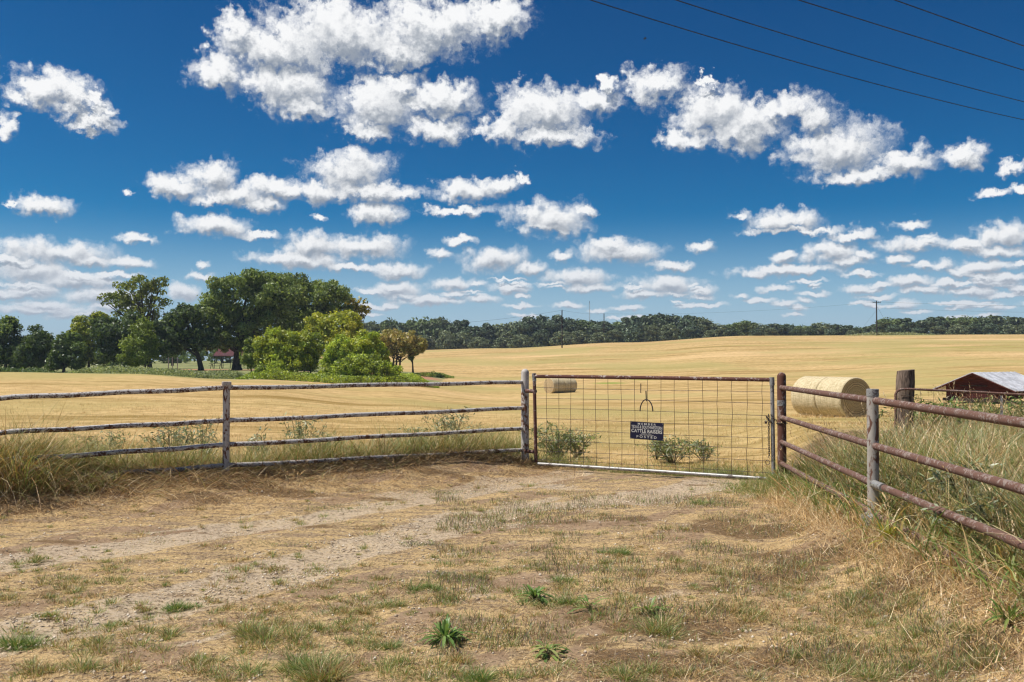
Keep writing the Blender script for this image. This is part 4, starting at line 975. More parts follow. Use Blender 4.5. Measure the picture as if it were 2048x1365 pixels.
mb.build('post_trunk', M['tie'], wp)
MB().tube([Vector((W.x - 0.14, W.y - 0.10, at(1790, 790, 15).z)), Vector((W.x, W.y - 0.155, at(1800, 792, 15).z)), Vector((W.x + 0.15, W.y - 0.06, at(1800, 789, 15).z))], 0.005, 6).build('tie_wire', M['wire'], wp)
wg = empty('wire_gate', (0, 0, 0), 'thin rusty tube gate with fence wire hooked to the wooden post', 'gate')
c1 = at(1791, 789, 14.8); pts = [c1, at(1794, 783, 14.8), at(1802, 779, 14.8), at(1815, 778.5, 14.8), at(1900, 782, 14.6), at(2048, 790, 14.2), at(2200, 798, 13.8)]
MB().tube([at(1791, 860, 14.8)] + pts, 0.019, 10).build('tube_frame', M['rust_pipe'], wg)
mb = MB()
for py0, py1 in ((798, 806), (822, 834), (845, 858)):
    mb.tube([at(1792, py0, 14.8), at(1900, (py0 + py1) / 2 - 1, 14.6), at(2200, py1 + 6, 13.8)], 0.0022, 5)
for px in range(1815, 2190, 26): mb.tube([at(px, 780 + (px - 1800) * 0.05, 14.6), at(px, 860, 14.6)], 0.0018, 4)
mb.build('fence_wire', M['wire'], wg)
tp = empty('steel_post', (0, 0, 0), 'thin grey steel post in front of the red shed', 'post')
T = at(2003, 792, 15.5); m_ = MB(); m_.box((T.x, T.y, (T.z + 0.1) / 2), 0.045, 0.006, T.z - 0.1); m_.box((T.x, T.y - 0.018, (T.z + 0.1) / 2), 0.006, 0.03, T.z - 0.1)
m_.build('studded_bar', M['silver'], tp, smooth=False)

# ------------------------------------------------------------------ red shed with a tin roof
def board_mat():
    m, nt = new_mat('faded_red_boards'); g = G(nt); v = g.coord('Object', (1, 1, 1))
    w = g.n('TexWave', wave_type='BANDS', bands_direction='Z', wave_profile='SAW'); g.l(v, w.inputs[0]); w.inputs['Scale'].default_value = 1.6; w.inputs['Distortion'].default_value = 0.3
    a = g.noise(g.coord('Object', (0.3, 0.3, 3)), 9, 5, 0.7); c = g.mix(g.ramp(a, 0.35, 0.7), (0.040, 0.012, 0.011), (0.115, 0.032, 0.026))
    c = g.mix(g.ramp(w.outputs['Fac'], 0.9, 1.0), c, (0.02, 0.01, 0.01))
    g.pbr(c, 0.85, 0, g.bump(w.outputs['Fac'], 0.6, 0.02), 0.2); return m
def tin_mat():
    m, nt = new_mat('weathered_tin_roof'); g = G(nt); a = g.noise(g.coord('Object', (1, 1, 1)), 3.0, 5, 0.65)
    c = g.mix(g.ramp(a, 0.35, 0.68), (0.42, 0.43, 0.45), (0.74, 0.75, 0.78)); c = g.mix(g.ramp(g.noise(g.coord('Object', (0.5, 5, 0.5)), 2.5, 6, 0.75), 0.54, 0.70), c, (0.27, 0.19, 0.15))
    g.pbr(c, 0.5, 0.0, None, 0.5); return m
M['red_board'] = board_mat(); M['tin'] = tin_mat(); M['old_wood'] = bark_mat('dark_old_wood', (0.02, 0.016, 0.014), (0.07, 0.055, 0.045), 6)
SC = at(1952, 780, 45.0); zr, ze = at(1945, 745, 45).z, at(1945, 771, 45).z
sh = empty('red_shed', (SC.x, SC.y, 0), 'low dark red board shed with a bright tin gable roof by the right edge', 'shed', None, math.radians(-52))
wd, ln_, zb = 1.45, 3.6, -0.12      # half width, length, floor height ; gable faces -Y
V = [(-wd, 0, zb), (wd, 0, zb), (wd, 0, ze - 0.02), (0, 0, zr - 0.06), (-wd, 0, ze - 0.02), (-wd, ln_, zb), (wd, ln_, zb), (wd, ln_, ze - 0.02), (0, ln_, zr - 0.06), (-wd, ln_, ze - 0.02)]
mb = MB(); mb.add(V, [(0, 1, 2, 3, 4), (6, 5, 9, 8, 7), (1, 6, 7, 2), (5, 0, 4, 9), (0, 5, 6, 1)]); mb.build('board_walls', M['red_board'], sh, smooth=False)
ov, of_ = 1.98, 0.35; slope = (zr - ze) / wd
for sgn in (-1, 1):
    mb = MB(); K = 44; vs = []
    for i in range(K + 1):
        yy_ = -of_ + (ln_ + 2 * of_) * i / K; wv = 0.010 * math.sin(i * math.pi)   # corrugation is finer than a pixel; ribs below
        for q in (0.0, 1.0):
            vs.append((sgn * ov * q, yy_, zr - slope * ov * q + (0.014 if i % 4 == 0 else 0.0)))
            vs.append((sgn * ov * q, yy_, zr - slope * ov * q - 0.02))
    fs = []
    for i in range(K):
        a_, b_ = i * 4, (i + 1) * 4
        fs += [(a_, a_ + 2, b_ + 2, b_), (a_ + 1, b_ + 1, b_ + 3, a_ + 3), (a_ + 2, a_ + 3, b_ + 3, b_ + 2)]
    fs += [(0, 1, 3, 2), (K * 4, K * 4 + 2, K * 4 + 3, K * 4 + 1)]
    mb.add(vs, fs); mb.build('tin_roof', M['tin'], sh, smooth=False)
    mb = MB(); mb.tube([(0, -of_ + 0.02, zr - 0.06), (sgn * ov, -of_ + 0.02, zr - slope * ov - 0.06)], 0.045, 4); mb.build('barge_board', M['red_board'], sh, smooth=False)
mb = MB()
for z_ in (ze - 0.08, ze - 0.32): mb.box((-0.1, -0.02, z_ + 0.05), 1.3, 0.03, 0.05)
mb.build('vent_slat', M['old_wood'], sh, smooth=False)
for lx in (-wd + 0.1, 0, wd - 0.1):
    for ly in (0.15, ln_ - 0.15): MB().box((lx, ly, (zb - 0.5) / 2), 0.14, 0.14, abs(-0.5 - zb)).build('leg', M['old_wood'], sh, smooth=False)
MB().box((0, -0.01, zb - 0.06), wd * 2 + 0.3, 0.10, 0.13).build('skid_beam', M['old_wood'], sh, smooth=False)

# ------------------------------------------------------------------ overhead wires (poles out of frame) and distant line
WIRES = [((1178, 0), (1510.6, 100), (1780, 176.6), (2048, 240)), ((1350, 0), (1674, 100), (1850, 152), (2048, 204)), ((1600, 0), (1800, 65), (1903, 97), (2048, 140)), ((1790, 0), (1880, 33), (1960, 62), (2048, 92))]
wl = ['lowest of the four dark overhead wires crossing the upper right sky', 'second lowest overhead wire in the upper right sky', 'third overhead wire up from the lowest in the upper right sky', 'highest of the four overhead wires, cutting the top right corner']
du = Vector((1.466, 1.0, 0)).normalized()
for (pp, lb, off) in zip(WIRES, wl, (1.70, 3.60, 6.37, 8.46)):
    A2 = (off, 21.0); B2 = (off + du.x * 10, 21.0 + du.y * 10)
    Q = [vplane(px, py, A2, B2) for px, py in pp]; ss = [(q - Vector((A2[0], A2[1], 0))).dot(du) for q in Q]
    cf = np.polyfit(ss, [q.z for q in Q], 1 if off > 5 else 2)
    if len(cf) == 3 and not (0 < cf[0] < 0.01): cf = np.polyfit(ss, [q.z for q in Q], 1)
    pts = [(A2[0] + du.x * s, A2[1] + du.y * s, float(np.polyval(cf, s))) for s in np.linspace(-18, max(ss) * 1.5, 40)]
    w_ = MB().tube(pts, 0.012, 5).build('overhead_wire', M['cable']); tag(w_, lb, 'power line', 'overhead wires crossing the upper right sky')
def pole(px, top, bot, d, r, label, arm=False):
    T = at(px, top, d); z0 = Hs(T.x, d) - 0.5
    t = empty('utility_pole', (T.x, T.y, 0), label, 'utility pole')
    MB().tube([(0, 0, z0), (0, 0, T.z)], [r * 1.15, r * 0.8], 10).build('shaft', M['pole'], t)
    if arm:
        MB().box((0, -0.15, T.z - 0.55), 2.6, 0.12, 0.14, 0.15).build('crossarm', M['pole'], t, smooth=False)
        for q in (-1.2, -0.6, 0.6, 1.2): MB().tube([(q, -0.15 + q * 0.15, T.z - 0.48), (q, -0.15 + q * 0.15, T.z - 0.25)], 0.06, 6).build('insulator', M['dark_iron'], t)
    else:
        MB().tube([(0, -r, T.z - 0.1), (0, -r - 0.05, T.z + 0.25)], 0.05, 6).build('insulator', M['dark_iron'], t)
    return T
PA = pole(1124, 621, 697, 250, 0.17, 'bare dark utility pole standing in the field before the wood')
PB = pole(1208, 628, 660, 330, 0.18, 'short pole top rising out of the wood right of the mast')
PC = pole(1753, 602, 668, 285, 0.19, 'tall utility pole with a crossarm on the field crest at right', True)
mt = empty('radio_mast', at(1179, 606, 420), 'thin pale radio mast behind the far wood', 'mast'); T = at(1179, 606, 420); mt.location = (T.x, T.y, 0)
mb = MB()
for a_ in (0, 2.09, 4.19): mb.tube([(0.20 * math.cos(a_), 0.20 * math.sin(a_), 4), (0.16 * math.cos(a_), 0.16 * math.sin(a_), T.z)], 0.045, 4)
for k in range(30): mb.tube([(0.19, 0, 5 + k * 1.7), (-0.09, 0.16, 5.8 + k * 1.7), (-0.09, -0.16, 6.6 + k * 1.7)], 0.025, 4) if 6.6 + k * 1.7 < T.z else None
mb.build('lattice', M['silver'], mt)
MB().tube([(0, 0, T.z - 0.2), (0, 0, T.z + 0.8)], 0.10, 6).build('beacon', M['dark_iron'], mt)
def span(a, b, sag, r, label):
    pts = [a.lerp(b, t) + Vector((0, 0, -sag * 4 * t * (1 - t))) for t in np.linspace(0, 1, 20)]
    tag(MB().tube(pts, r, 4).build('distant_wire', M['cable']), label, 'power line')
up = Vector((0, 0, -0.35))
span(PC + up + Vector((1, 0, 0)), at(2420, 611, 270), 0.8, 0.02, 'faint upper wire running right from the crossarm pole')
span(PC + up * 6, at(2420, 624, 270), 0.8, 0.016, 'faint lower wire running right from the crossarm pole')
span(PC + up, PB, 1.2, 0.016, 'faint wire joining the crossarm pole and the pole top in the wood')
span(PA, PB, 0.4, 0.016, 'faint wire joining the bare pole and the pole top in the wood')
span(PA, at(520, 648, 190), 2.0, 0.02, 'faint wire running left from the bare pole past the wood')
span(PC + up * 8, at(1722, 660, 292), 0.0, 0.02, 'guy wire slanting down left of the crossarm pole')
span(PC + up * 4, at(1776, 652, 284), 0.0, 0.02, 'guy wire slanting down right of the crossarm pole')
# thin stake in the field, dark clod, bird
gx, gy = ground_at(1281.5, 786.5)
st = empty('field_stake', (gx, gy, Hs(gx, gy)), 'thin dark stake standing in the green patch of the field', 'stake')
MB().tube([(0, 0, -0.1), (0.01, 0, 19 / F * gy)], 0.045, 7).build('stake_shaft', M['pole'], st)
b = empty('bird', at(1290, 78, 90), 'tiny dark bird gliding high above the gate', 'bird')
mb = MB(); mb.tube([(-0.17, 0, 0), (-0.08, 0, 0.01), (0.06, 0, 0.02), (0.12, 0, 0.04), (0.15, 0, 0.04)], [0.012, 0.04, 0.045, 0.025, 0.008], 8); mb.build('body', M['cable'], b)
for s in (-1, 1):
    MB().add([(-0.06, 0.02 * s, 0.02), (0.06, 0.02 * s, 0.02), (0.05, 0.22 * s, 0.07), (-0.03, 0.44 * s, 0.03), (-0.07, 0.2 * s, 0.06), (-0.06, 0.02 * s, 0.012), (0.06, 0.02 * s, 0.012), (0.05, 0.22 * s, 0.062), (-0.03, 0.44 * s, 0.026), (-0.07, 0.2 * s, 0.052)],
             [(0, 1, 2, 3, 4), (9, 8, 7, 6, 5), (0, 5, 6, 1), (1, 6, 7, 2), (2, 7, 8, 3), (3, 8, 9, 4), (4, 9, 5, 0)]) and None
    mb = MB(); mb.add([(-0.06, 0.02 * s, 0.02), (0.06, 0.02 * s, 0.02), (0.05, 0.22 * s, 0.07), (-0.03, 0.44 * s, 0.03), (-0.07, 0.2 * s, 0.06), (-0.06, 0.02 * s, 0.010), (0.06, 0.02 * s, 0.010), (0.05, 0.22 * s, 0.060), (-0.03, 0.44 * s, 0.024), (-0.07, 0.2 * s, 0.050)],
                      [(0, 1, 2, 3, 4), (9, 8, 7, 6, 5), (0, 5, 6, 1), (1, 6, 7, 2), (2, 7, 8, 3), (3, 8, 9, 4), (4, 9, 5, 0)]); mb.build('wing', M['cable'], b)

# ------------------------------------------------------------------ tree-yard shelter
S0 = at(432, 712, 150); zg = Hs(S0.x, 150)
sl = empty('open_shelter', (S0.x, 150, 0), 'open shelter with a red metal roof beneath the big oak', 'shelter')
m, nt = new_mat('red_roof_sheet'); g = G(nt); c = g.mix(g.ramp(g.noise(g.coord('Object'), 1.2, 4), .35, .65), (0.05, 0.008, 0.009), (0.10, 0.014, 0.014)); g.pbr(c, 0.5, 0, None, 0.4); M['red_roof'] = m
wS = (505 - 432) / F * 150; zt, ze2 = at(432, 697, 150).z, at(432, 712, 150).z
mb = MB(); mb.add([(-0.5, 0, ze2), (wS, 0, ze2), (wS, 2, zt), (-0.2, 2, zt), (-0.5, 4, ze2), (wS, 4, ze2), (-0.5, 0, ze2 - 0.1), (wS, 0, ze2 - 0.1), (wS, 4, ze2 - 0.1), (-0.5, 4, ze2 - 0.1)],
                  [(0, 1, 2, 3), (3, 2, 5, 4), (0, 6, 7, 1), (4, 5, 8, 9), (0, 3, 4, 9, 6), (1, 7, 8, 5, 2), (6, 9, 8, 7)]); mb.build('roof', M['red_roof'], sl, smooth=False)
for q in range(5):
    for yy_ in (0.1, 3.9): MB().tube([(-0.3 + q * (wS) / 4.1, yy_, zg - 0.2), (-0.3 + q * wS / 4.1, yy_, ze2 - 0.08)], 0.05, 6).build('post', M['cable'], sl)
tb = empty('picnic_table', (S0.x + 1.0, 147, Hs(S0.x + 1, 147)), 'dark bench table standing under the red roofed shelter', 'table')
MB().box((0, 0, 0.75), 1.9, 0.8, 0.06).build('table_top', M['old_wood'], tb, smooth=False)
for s in (-1, 1):
    MB().box((0, 0.75 * s, 0.45), 1.9, 0.28, 0.05).build('bench', M['old_wood'], tb, smooth=False)
    MB().tube([(0.7 * s, -0.7, 0), (0.7 * s, -0.2, 0.72)], 0.05, 5).build('leg', M['old_wood'], tb); MB().tube([(0.7 * s, 0.7, 0), (0.7 * s, 0.2, 0.72)], 0.05, 5).build('leg', M['old_wood'], tb)
for i, px in enumerate((337, 345, 355, 296)):
    X = (px - CX) / F * 135; z_ = Hs(X, 135)
    tag(MB().tube([(X, 135, z_ - 0.3), (X, 135, z_ + 1.7)], 0.06, 6).build('yard_post', M['silver']), ['thin yard post left of the leaning oak trunk, leftmost of three', 'thin yard post left of the leaning oak trunk, middle of three',
        'thin yard post left of the leaning oak trunk, rightmost of three', 'thin yard post beside the small light green tree'][i], 'post', 'thin posts in the shaded yard')
# pale farm lane beyond the creek
X = np.linspace(-52, -33, 60); yl = 109 + 1.2 * np.sin(X * 0.2); V = np.vstack([np.column_stack([X, yl + s, H(X, yl + s, False) + 0.10]) for s in (-0.9, 0.9)])
Fq = np.array([(i, i + 1, 61 + i, 60 + i) for i in range(59)]); m, nt = new_mat('pale_lane_gravel'); g = G(nt)
g.pbr(g.mix(g.noise(g.world(), 1.5, 5), (0.30, 0.26, 0.21), (0.50, 0.45, 0.38)), 0.95, 0, None, 0.1); o = link('farm_lane', np_mesh('farm_lane', V, Fq), m); tag(o, kind='structure')
# ------------------------------------------------------------------ trees
def leaf_cloud(cl, n, size, cols, jit=0.2, up_bias=0.35, shell=0.55, flat=0.6, fuzz=0.07):
    """leaf sprays spread through a list of ellipsoid clumps (cx,cy,cz,rx,ry,rz); returns V,F,C"""
    cl = np.array(cl, float); wgt = (cl[:, 3] * cl[:, 5] + cl[:, 4] * cl[:, 5] + cl[:, 3] * cl[:, 4]); wgt /= wgt.sum()
    k = rng.choice(len(cl), n, p=wgt); d = rng.normal(0, 1, (n, 3)); d /= np.linalg.norm(d, axis=1)[:, None]
    d[:, 2] += up_bias * rng.uniform(0, 1, n); d /= np.linalg.norm(d, axis=1)[:, None]
    r = shell + (1 - shell) * rng.uniform(0, 1, n) ** 0.7; r *= np.clip(rng.normal(1, fuzz, n), 0.7, 1.6)
    Pc = cl[k, :3] + d * r[:, None] * cl[k, 3:6]
    nm = d * 0.8 + rng.normal(0, 0.65, (n, 3)); nm /= np.linalg.norm(nm, axis=1)[:, None]
    t = np.cross(nm, rng.normal(0, 1, (n, 3))); t /= np.linalg.norm(t, axis=1)[:, None] + 1e-9; b = np.cross(nm, t)
    s = (size * rng.uniform(0.55, 1.35, n))[:, None]
    q = np.stack([Pc - t * s * 0.5, Pc + b * s * flat * 0.5 * rng.uniform(.6, 1.2, (n, 1)) + nm * s * 0.10, Pc + t * s * 0.5, Pc - b * s * flat * 0.5 * rng.uniform(.6, 1.2, (n, 1)) + nm * s * 0.10], 1)
    ctone = rng.normal(1, 0.10, len(cl)); cidx = rng.integers(0, len(cols), len(cl)); cols = np.array(cols)
    base = np.where(rng.uniform(0, 1, n)[:, None] < 0.55, cols[cidx[k]], cols[rng.integers(0, len(cols), n)])
    c = base * (ctone[k] * np.clip(rng.normal(1, jit, n), 0.5, 1.6))[:, None]
    return q.reshape(-1, 3), np.arange(n * 4).reshape(n, 4), np.repeat(c, 4, axis=0)
def subclumps(main, per, rs, lo=0.62):
    out = []
    for (cx, cy, cz, rx, ry, rz) in main:
        for _ in range(per):
            d = Vector((random.gauss(0, 1), random.gauss(0, 1), random.gauss(0.25, 1))).normalized(); r = random.uniform(lo, 0.98)
            k = rs * random.uniform(0.65, 1.25); m_ = min(rx, rz)
            out.append((cx + d.x * rx * r, cy + d.y * ry * r, cz + d.z * rz * r, k * m_ * 1.15, k * m_ * 1.15, k * m_ * 0.80))
    return out
def tree(name, label, cat, d, base_px, sil, cols, leaf=0.3, dens=1.0, per=10, rs=0.36, tr=0.3, trunks=None, mat='leaf', group=None, depth=0.85, shell=0.5, core=0.5, limbs=9, flat=0.6, lo=0.62, base_dz=0.0):
    fill = 1.16 if name in ('bush', 'willow_tree') else 0.90
    """sil: crown outline as photo ellipses (x, y, rx, ry) set at distance d"""
    bx = (base_px - CX) / F * d; bz = Hs(bx, d) + base_dz; main = []
    for px, py, rx, ry in sil:
        c = at(px, py, d); dd = random.uniform(-0.12, 0.12) * rx / F * d * 2
        main.append((c.x - bx, dd, c.z - bz, rx / F * d * fill, rx / F * d * depth * fill, ry / F * d * fill))
    cl = subclumps(main, int(per * (1.9 if name == 'bush' else 1.25)), rs * (0.95 if name == 'bush' else 1.18), lo * 0.9)
    area = sum(4 * math.pi * c[3] * c[5] for c in cl); leaf *= 1.15; n = int(np.clip(area * dens / (leaf * leaf * flat) * 2.6, 300, 85000)); 
    fz = 0.22 if name in ('bush', 'willow_tree') else 0.11; parts = [leaf_cloud(cl, n, leaf, cols, shell=shell, flat=flat, fuzz=fz)]
    if name in ('bush', 'willow_tree'):                 # upright feathery shoots
        sh = []
        for _ in range(60):
            c = random.choice(cl); L = c[5] * random.uniform(0.5, 1.1); q_ = random.uniform(-.8, .8)
            sh.append((c[0] + q_ * c[3], c[1] + random.uniform(-.8, .8) * c[4], c[2] + c[5] * math.sqrt(1 - q_ * q_ * .9) * .8 + L * .35, L * .22, L * .22, L * .75))
        parts.append(leaf_cloud(sh, int(n * 0.22), leaf * 0.9, cols, shell=0.2, flat=0.4, fuzz=0.2))
    if core > 0: parts.append(leaf_cloud([(c[0], c[1], c[2], c[3] * 0.85, c[4] * 0.85, c[5] * 0.85) for c in main], int(n * 0.30 * core), leaf * 1.3, cols, shell=0.35))
    t = empty(name, (bx, d, bz), label, cat, group)
    V, Fq, C = join(parts); link('crown', np_mesh('crown', V, Fq, C), M[mat], t)
    wood = MB(); tb_ = trunks or [(0, 0)]
    top = max(main, key=lambda c: c[2])
    for ox, lean in tb_:
        x0 = ox / F * d; tgt = Vector((np.mean([c[0] for c in main]) * 0.7 + lean, 0, np.mean([c[2] for c in main])))
        p0 = Vector((x0, 0, -0.3)); p1 = p0.lerp(tgt, 0.4) + Vector((random.uniform(-.2, .2) * tr * 3, 0, 0)); p1.x = x0 + (tgt.x - x0) * 0.22
        wood.tube([p0, Vector((x0, 0, 0.35)), p1, tgt], [tr * 1.5, tr, tr * 0.8, tr * 0.35], 8)
        for c in random.sample(cl, min(limbs, len(cl))):
            e = Vector(c[:3]); s0 = p1.lerp(tgt, random.uniform(0, 0.6)); mid = s0.lerp(e, 0.5) + Vector((0, 0, random.uniform(-0.05, 0.12) * (e - s0).length))
            wood.tube([s0, mid, e], [tr * 0.42, tr * 0.26, tr * 0.08], 5, cap=False)
    wood.build('trunk', M['bark'], t); return t
OAK = [(0.108, 0.150, 0.040), (0.144, 0.188, 0.052), (0.082, 0.120, 0.034), (0.175, 0.215, 0.068)]; OAK = [tuple(1.7 * q for q in c_) for c_ in OAK]
OAKD = [(0.060, 0.092, 0.032), (0.080, 0.118, 0.038), (0.048, 0.074, 0.028)]; OAKD = [tuple(1.55 * q for q in c_) for c_ in OAKD]
AIRY = [(0.145, 0.175, 0.028), (0.18, 0.205, 0.034), (0.105, 0.140, 0.026)]; AIRY = [tuple(1.45 * q for q in c_) for c_ in AIRY]
YG = [(0.30, 0.335, 0.040), (0.37, 0.385, 0.045), (0.23, 0.28, 0.040), (0.42, 0.40, 0.060)]; YG = [tuple(1.30 * q for q in c_) for c_ in YG]
BUSH = [(0.37, 0.47, 0.055), (0.47, 0.55, 0.065), (0.29, 0.40, 0.050), (0.50, 0.57, 0.085)]; BUSH = [tuple(1.08 * q for q in c_) for c_ in BUSH]
LG_ = [(0.23, 0.30, 0.060), (0.29, 0.36, 0.070), (0.18, 0.245, 0.050)]; LG_ = [tuple(1.04 * q for q in c_) for c_ in LG_]
GOLDL = [(0.38, 0.32, 0.040), (0.44, 0.34, 0.035), (0.26, 0.27, 0.040)]; GOLDL = [tuple(0.96 * q for q in c_) for c_ in GOLDL]
MIM = [(0.50, 0.42, 0.170), (0.42, 0.40, 0.120), (0.56, 0.47, 0.220), (0.35, 0.37, 0.095)]; MIM = [tuple(0.92 * q for q in c_) for c_ in MIM]
g1 = 'trees and bushes of the homestead grove'
tree('oak_tree', 'huge spreading dark green oak, tallest and broadest of the grove', 'tree', 125, 474, [(480, 600, 78, 66), (425, 645, 56, 52), (540, 592, 76, 56), (520, 655, 84, 48), (455, 676, 66, 32), (450, 688, 56, 17), (505, 690, 36, 20)], OAK, 0.34, 1.0, 17, 0.27, 0.62, trunks=[(0, 0)], limbs=14, group=g1)
tree('oak_tree', 'right hand oak of the big pair, its crown behind the yellow green tree', 'tree', 132, 612, [(622, 604, 64, 58), (668, 606, 42, 46), (585, 640, 66, 56), (640, 655, 64, 52), (560, 575, 44, 34)], OAK, 0.34, 1.0, 15, 0.28, 0.5, group=g1)
tree('oak_tree', 'dark oak left of the huge one with a leaning bare trunk', 'tree', 120, 402, [(378, 650, 42, 50), (402, 678, 44, 32), (362, 688, 34, 28), (340, 660, 30, 36)], OAKD + OAK[:1], 0.32, 1.0, 14, 0.30, 0.36, group=g1)
tree('shade_tree', 'tall airy olive green tree rising over the left of the grove', 'tree', 142, 300, [(270, 590, 55, 42), (235, 605, 36, 24), (312, 600, 40, 38), (290, 568, 48, 24), (300, 645, 56, 36), (215, 598, 18, 16), (255, 625, 40, 26)], AIRY, 0.36, 0.42, 15, 0.26, 0.34, core=0.12, shell=0.35, limbs=22, group=g1)
tree('shade_tree', 'black green dense tree behind the small light green one', 'tree', 117, 251, [(235, 676, 50, 50), (212, 655, 32, 28), (262, 660, 40, 40), (225, 706, 50, 28), (320, 680, 36, 40)], OAKD, 0.32, 1.0, 13, 0.30, 0.2, group=g1)
tree('shade_tree', 'yellowish tree lit between the far left trees and the black green one', 'tree', 130, 178, [(178, 663, 38, 36), (160, 694, 34, 42), (200, 645, 28, 24), (190, 708, 34, 30)], YG[:1] + AIRY + LG_[:1], 0.34, 0.9, 12, 0.30, 0.2, group=g1)
tree('willow_tree', 'small feathery light green tree in front of the left grove', 'tree', 103, 292, [(282, 668, 20, 22), (280, 694, 30, 30), (266, 714, 22, 20), (298, 712, 18, 20)], LG_, 0.20, 1.0, 12, 0.32, 0.12, trunks=[(0, 0), (6, 0.3)], shell=0.4, group=g1)
tree('shade_tree', 'dark leafy tree at the far left edge of the photo', 'tree', 112, 12, [(12, 678, 42, 42), (-30, 690, 44, 50), (36, 712, 40, 34)], OAK[:2] + OAKD, 0.30, 1.0, 13, 0.32, 0.2, group=g1)
tree('shade_tree', 'dark low tree second from the left edge', 'tree', 110, 78, [(76, 690, 36, 36), (66, 716, 38, 28), (102, 708, 34, 34)], OAKD, 0.30, 1.0, 12, 0.34, 0.18, group=g1)
tree('shade_tree', 'dark low tree third from the left edge, beside the yellowish tree', 'tree', 108, 128, [(128, 694, 32, 38), (118, 716, 32, 28), (150, 712, 28, 32)], OAKD + OAK[:1], 0.30, 1.0, 12, 0.34, 0.18, group=g1)
tree('shade_tree', 'golden brown thin topped tree peeping over the yellow green one', 'tree', 138, 705, [(712, 612, 30, 24), (690, 606, 22, 20), (733, 622, 13, 13), (700, 640, 30, 24)], GOLDL, 0.40, 0.55, 12, 0.30, 0.22, core=0.15, shell=0.3, limbs=14, group=g1)
tree('shade_tree', 'round yellow green tree in front of the right hand oak', 'tree', 112, 672, [(672, 655, 56, 44), (640, 655, 36, 30), (700, 655, 34, 36), (675, 692, 60, 40), (620, 690, 34, 34)], YG, 0.26, 1.0, 14, 0.28, 0.24, group=g1)
tree('bush', 'narrow green bush at the left end of the bright bushes', 'bush', 99, 503, [(503, 705, 14, 26), (500, 724, 17, 16)], LG_, 0.20, 1.0, 12, 0.36, 0.08, limbs=5, shell=0.4, group=g1)
tree('bush', 'broad yellow green bush right of the narrow one', 'bush', 98, 566, [(556, 696, 36, 34), (592, 696, 30, 34), (568, 726, 48, 26), (540, 712, 26, 24)], YG[:3] + BUSH[:1], 0.20, 1.0, 14, 0.30, 0.10, trunks=[(-8, 0), (8, 0.2)], shell=0.4, group=g1)
tree('bush', 'dusky green bush under the round yellow green tree', 'bush', 100, 622, [(620, 700, 26, 34), (612, 724, 28, 24)], LG_ + YG[:1], 0.20, 1.0, 13, 0.32, 0.10, shell=0.4, group=g1)
tree('bush', 'pointed pale green bush in the middle of the row', 'bush', 96, 668, [(668, 712, 20, 24), (666, 732, 30, 20)], BUSH, 0.19, 1.0, 13, 0.34, 0.08, shell=0.4, group=g1)
tree('bush', 'tall bright green bush nearest the brown topped tree', 'bush', 97, 736, [(732, 692, 34, 26), (704, 708, 28, 26), (756, 712, 24, 26), (736, 726, 44, 24)], BUSH + YG[:2], 0.20, 1.0, 14, 0.30, 0.10, shell=0.4, group=g1)
tree('bush', 'low rounded bright green bush before the tall bright one', 'bush', 92, 718, [(716, 732, 38, 24), (750, 736, 34, 20), (780, 742, 22, 13), (690, 740, 26, 16)], BUSH[:2] + LG_[:1], 0.18, 1.0, 13, 0.34, 0.06, shell=0.4, group=g1)
tree('bush', 'small sapling bush between the round tree and the pointed bush', 'bush', 101, 682, [(682, 684, 13, 16), (684, 702, 16, 16)], BUSH, 0.19, 1.0, 12, 0.36, 0.06, shell=0.4, group=g1)
tree('bush', 'knee high light green bush in front of the broad one', 'bush', 90, 553, [(553, 741, 15, 13)], BUSH[:2] + LG_[:1], 0.15, 1.0, 16, 0.40, 0.04, shell=0.4, group=g1)
tree('bush', 'smallest light green bush, left of the knee high one', 'bush', 91, 525, [(525, 744, 14, 10)], BUSH[:1] + LG_, 0.15, 1.0, 16, 0.40, 0.04, shell=0.4, group=g1)
tree('mimosa_tree', 'flat topped tree with brown tinged crown at the right end of the grove', 'tree', 126, 792, [(797, 679, 58, 22), (766, 692, 38, 22), (828, 692, 32, 20), (800, 702, 50, 18)], MIM, 0.24, 0.9, 18, 0.30, 0.15, trunks=[(-6, -0.4), (0, 0), (7, 0.5)], shell=0.4, limbs=9, group=g1)
tree('small_tree', 'stunted little tree just right of the brown topped tree', 'tree', 128, 826, [(826, 706, 10, 9), (822, 716, 8, 6)], OAK[1:] + LG_[:1], 0.24, 1.0, 10, 0.4, 0.14, limbs=3, group=g1)
BG = ((300, 686, 30, 232), (348, 690, 30, 236), (398, 684, 32, 228), (446, 690, 30, 234), (500, 684, 34, 230), (556, 680, 34, 232), (255, 684, 30, 230))
for i, (px, top, w_, d_) in enumerate(((60, 668, 30, 185), (105, 676, 26, 175), (150, 655, 24, 190), (345, 650, 30, 185), (-20, 660, 40, 190), (215, 690, 40, 178))):
    tree('background_tree', ['far tree seen over the gap after the far left tree', 'far tree seen between second and third dark low trees', 'far tree peeping behind the yellowish tree', 'far tree glimpsed between the airy tree and the leaning oak',
         'far tree behind the dark tree at the left edge', 'far tree closing the gap under the black green tree'][i], 'tree', d_, px, [(px, top + 22, w_ * .8, 20), (px + 6, top + 45, w_, 26)], OAK[:3], 0.5, 0.9, 10, 0.34, 0.25, limbs=4, group='far trees behind the grove')
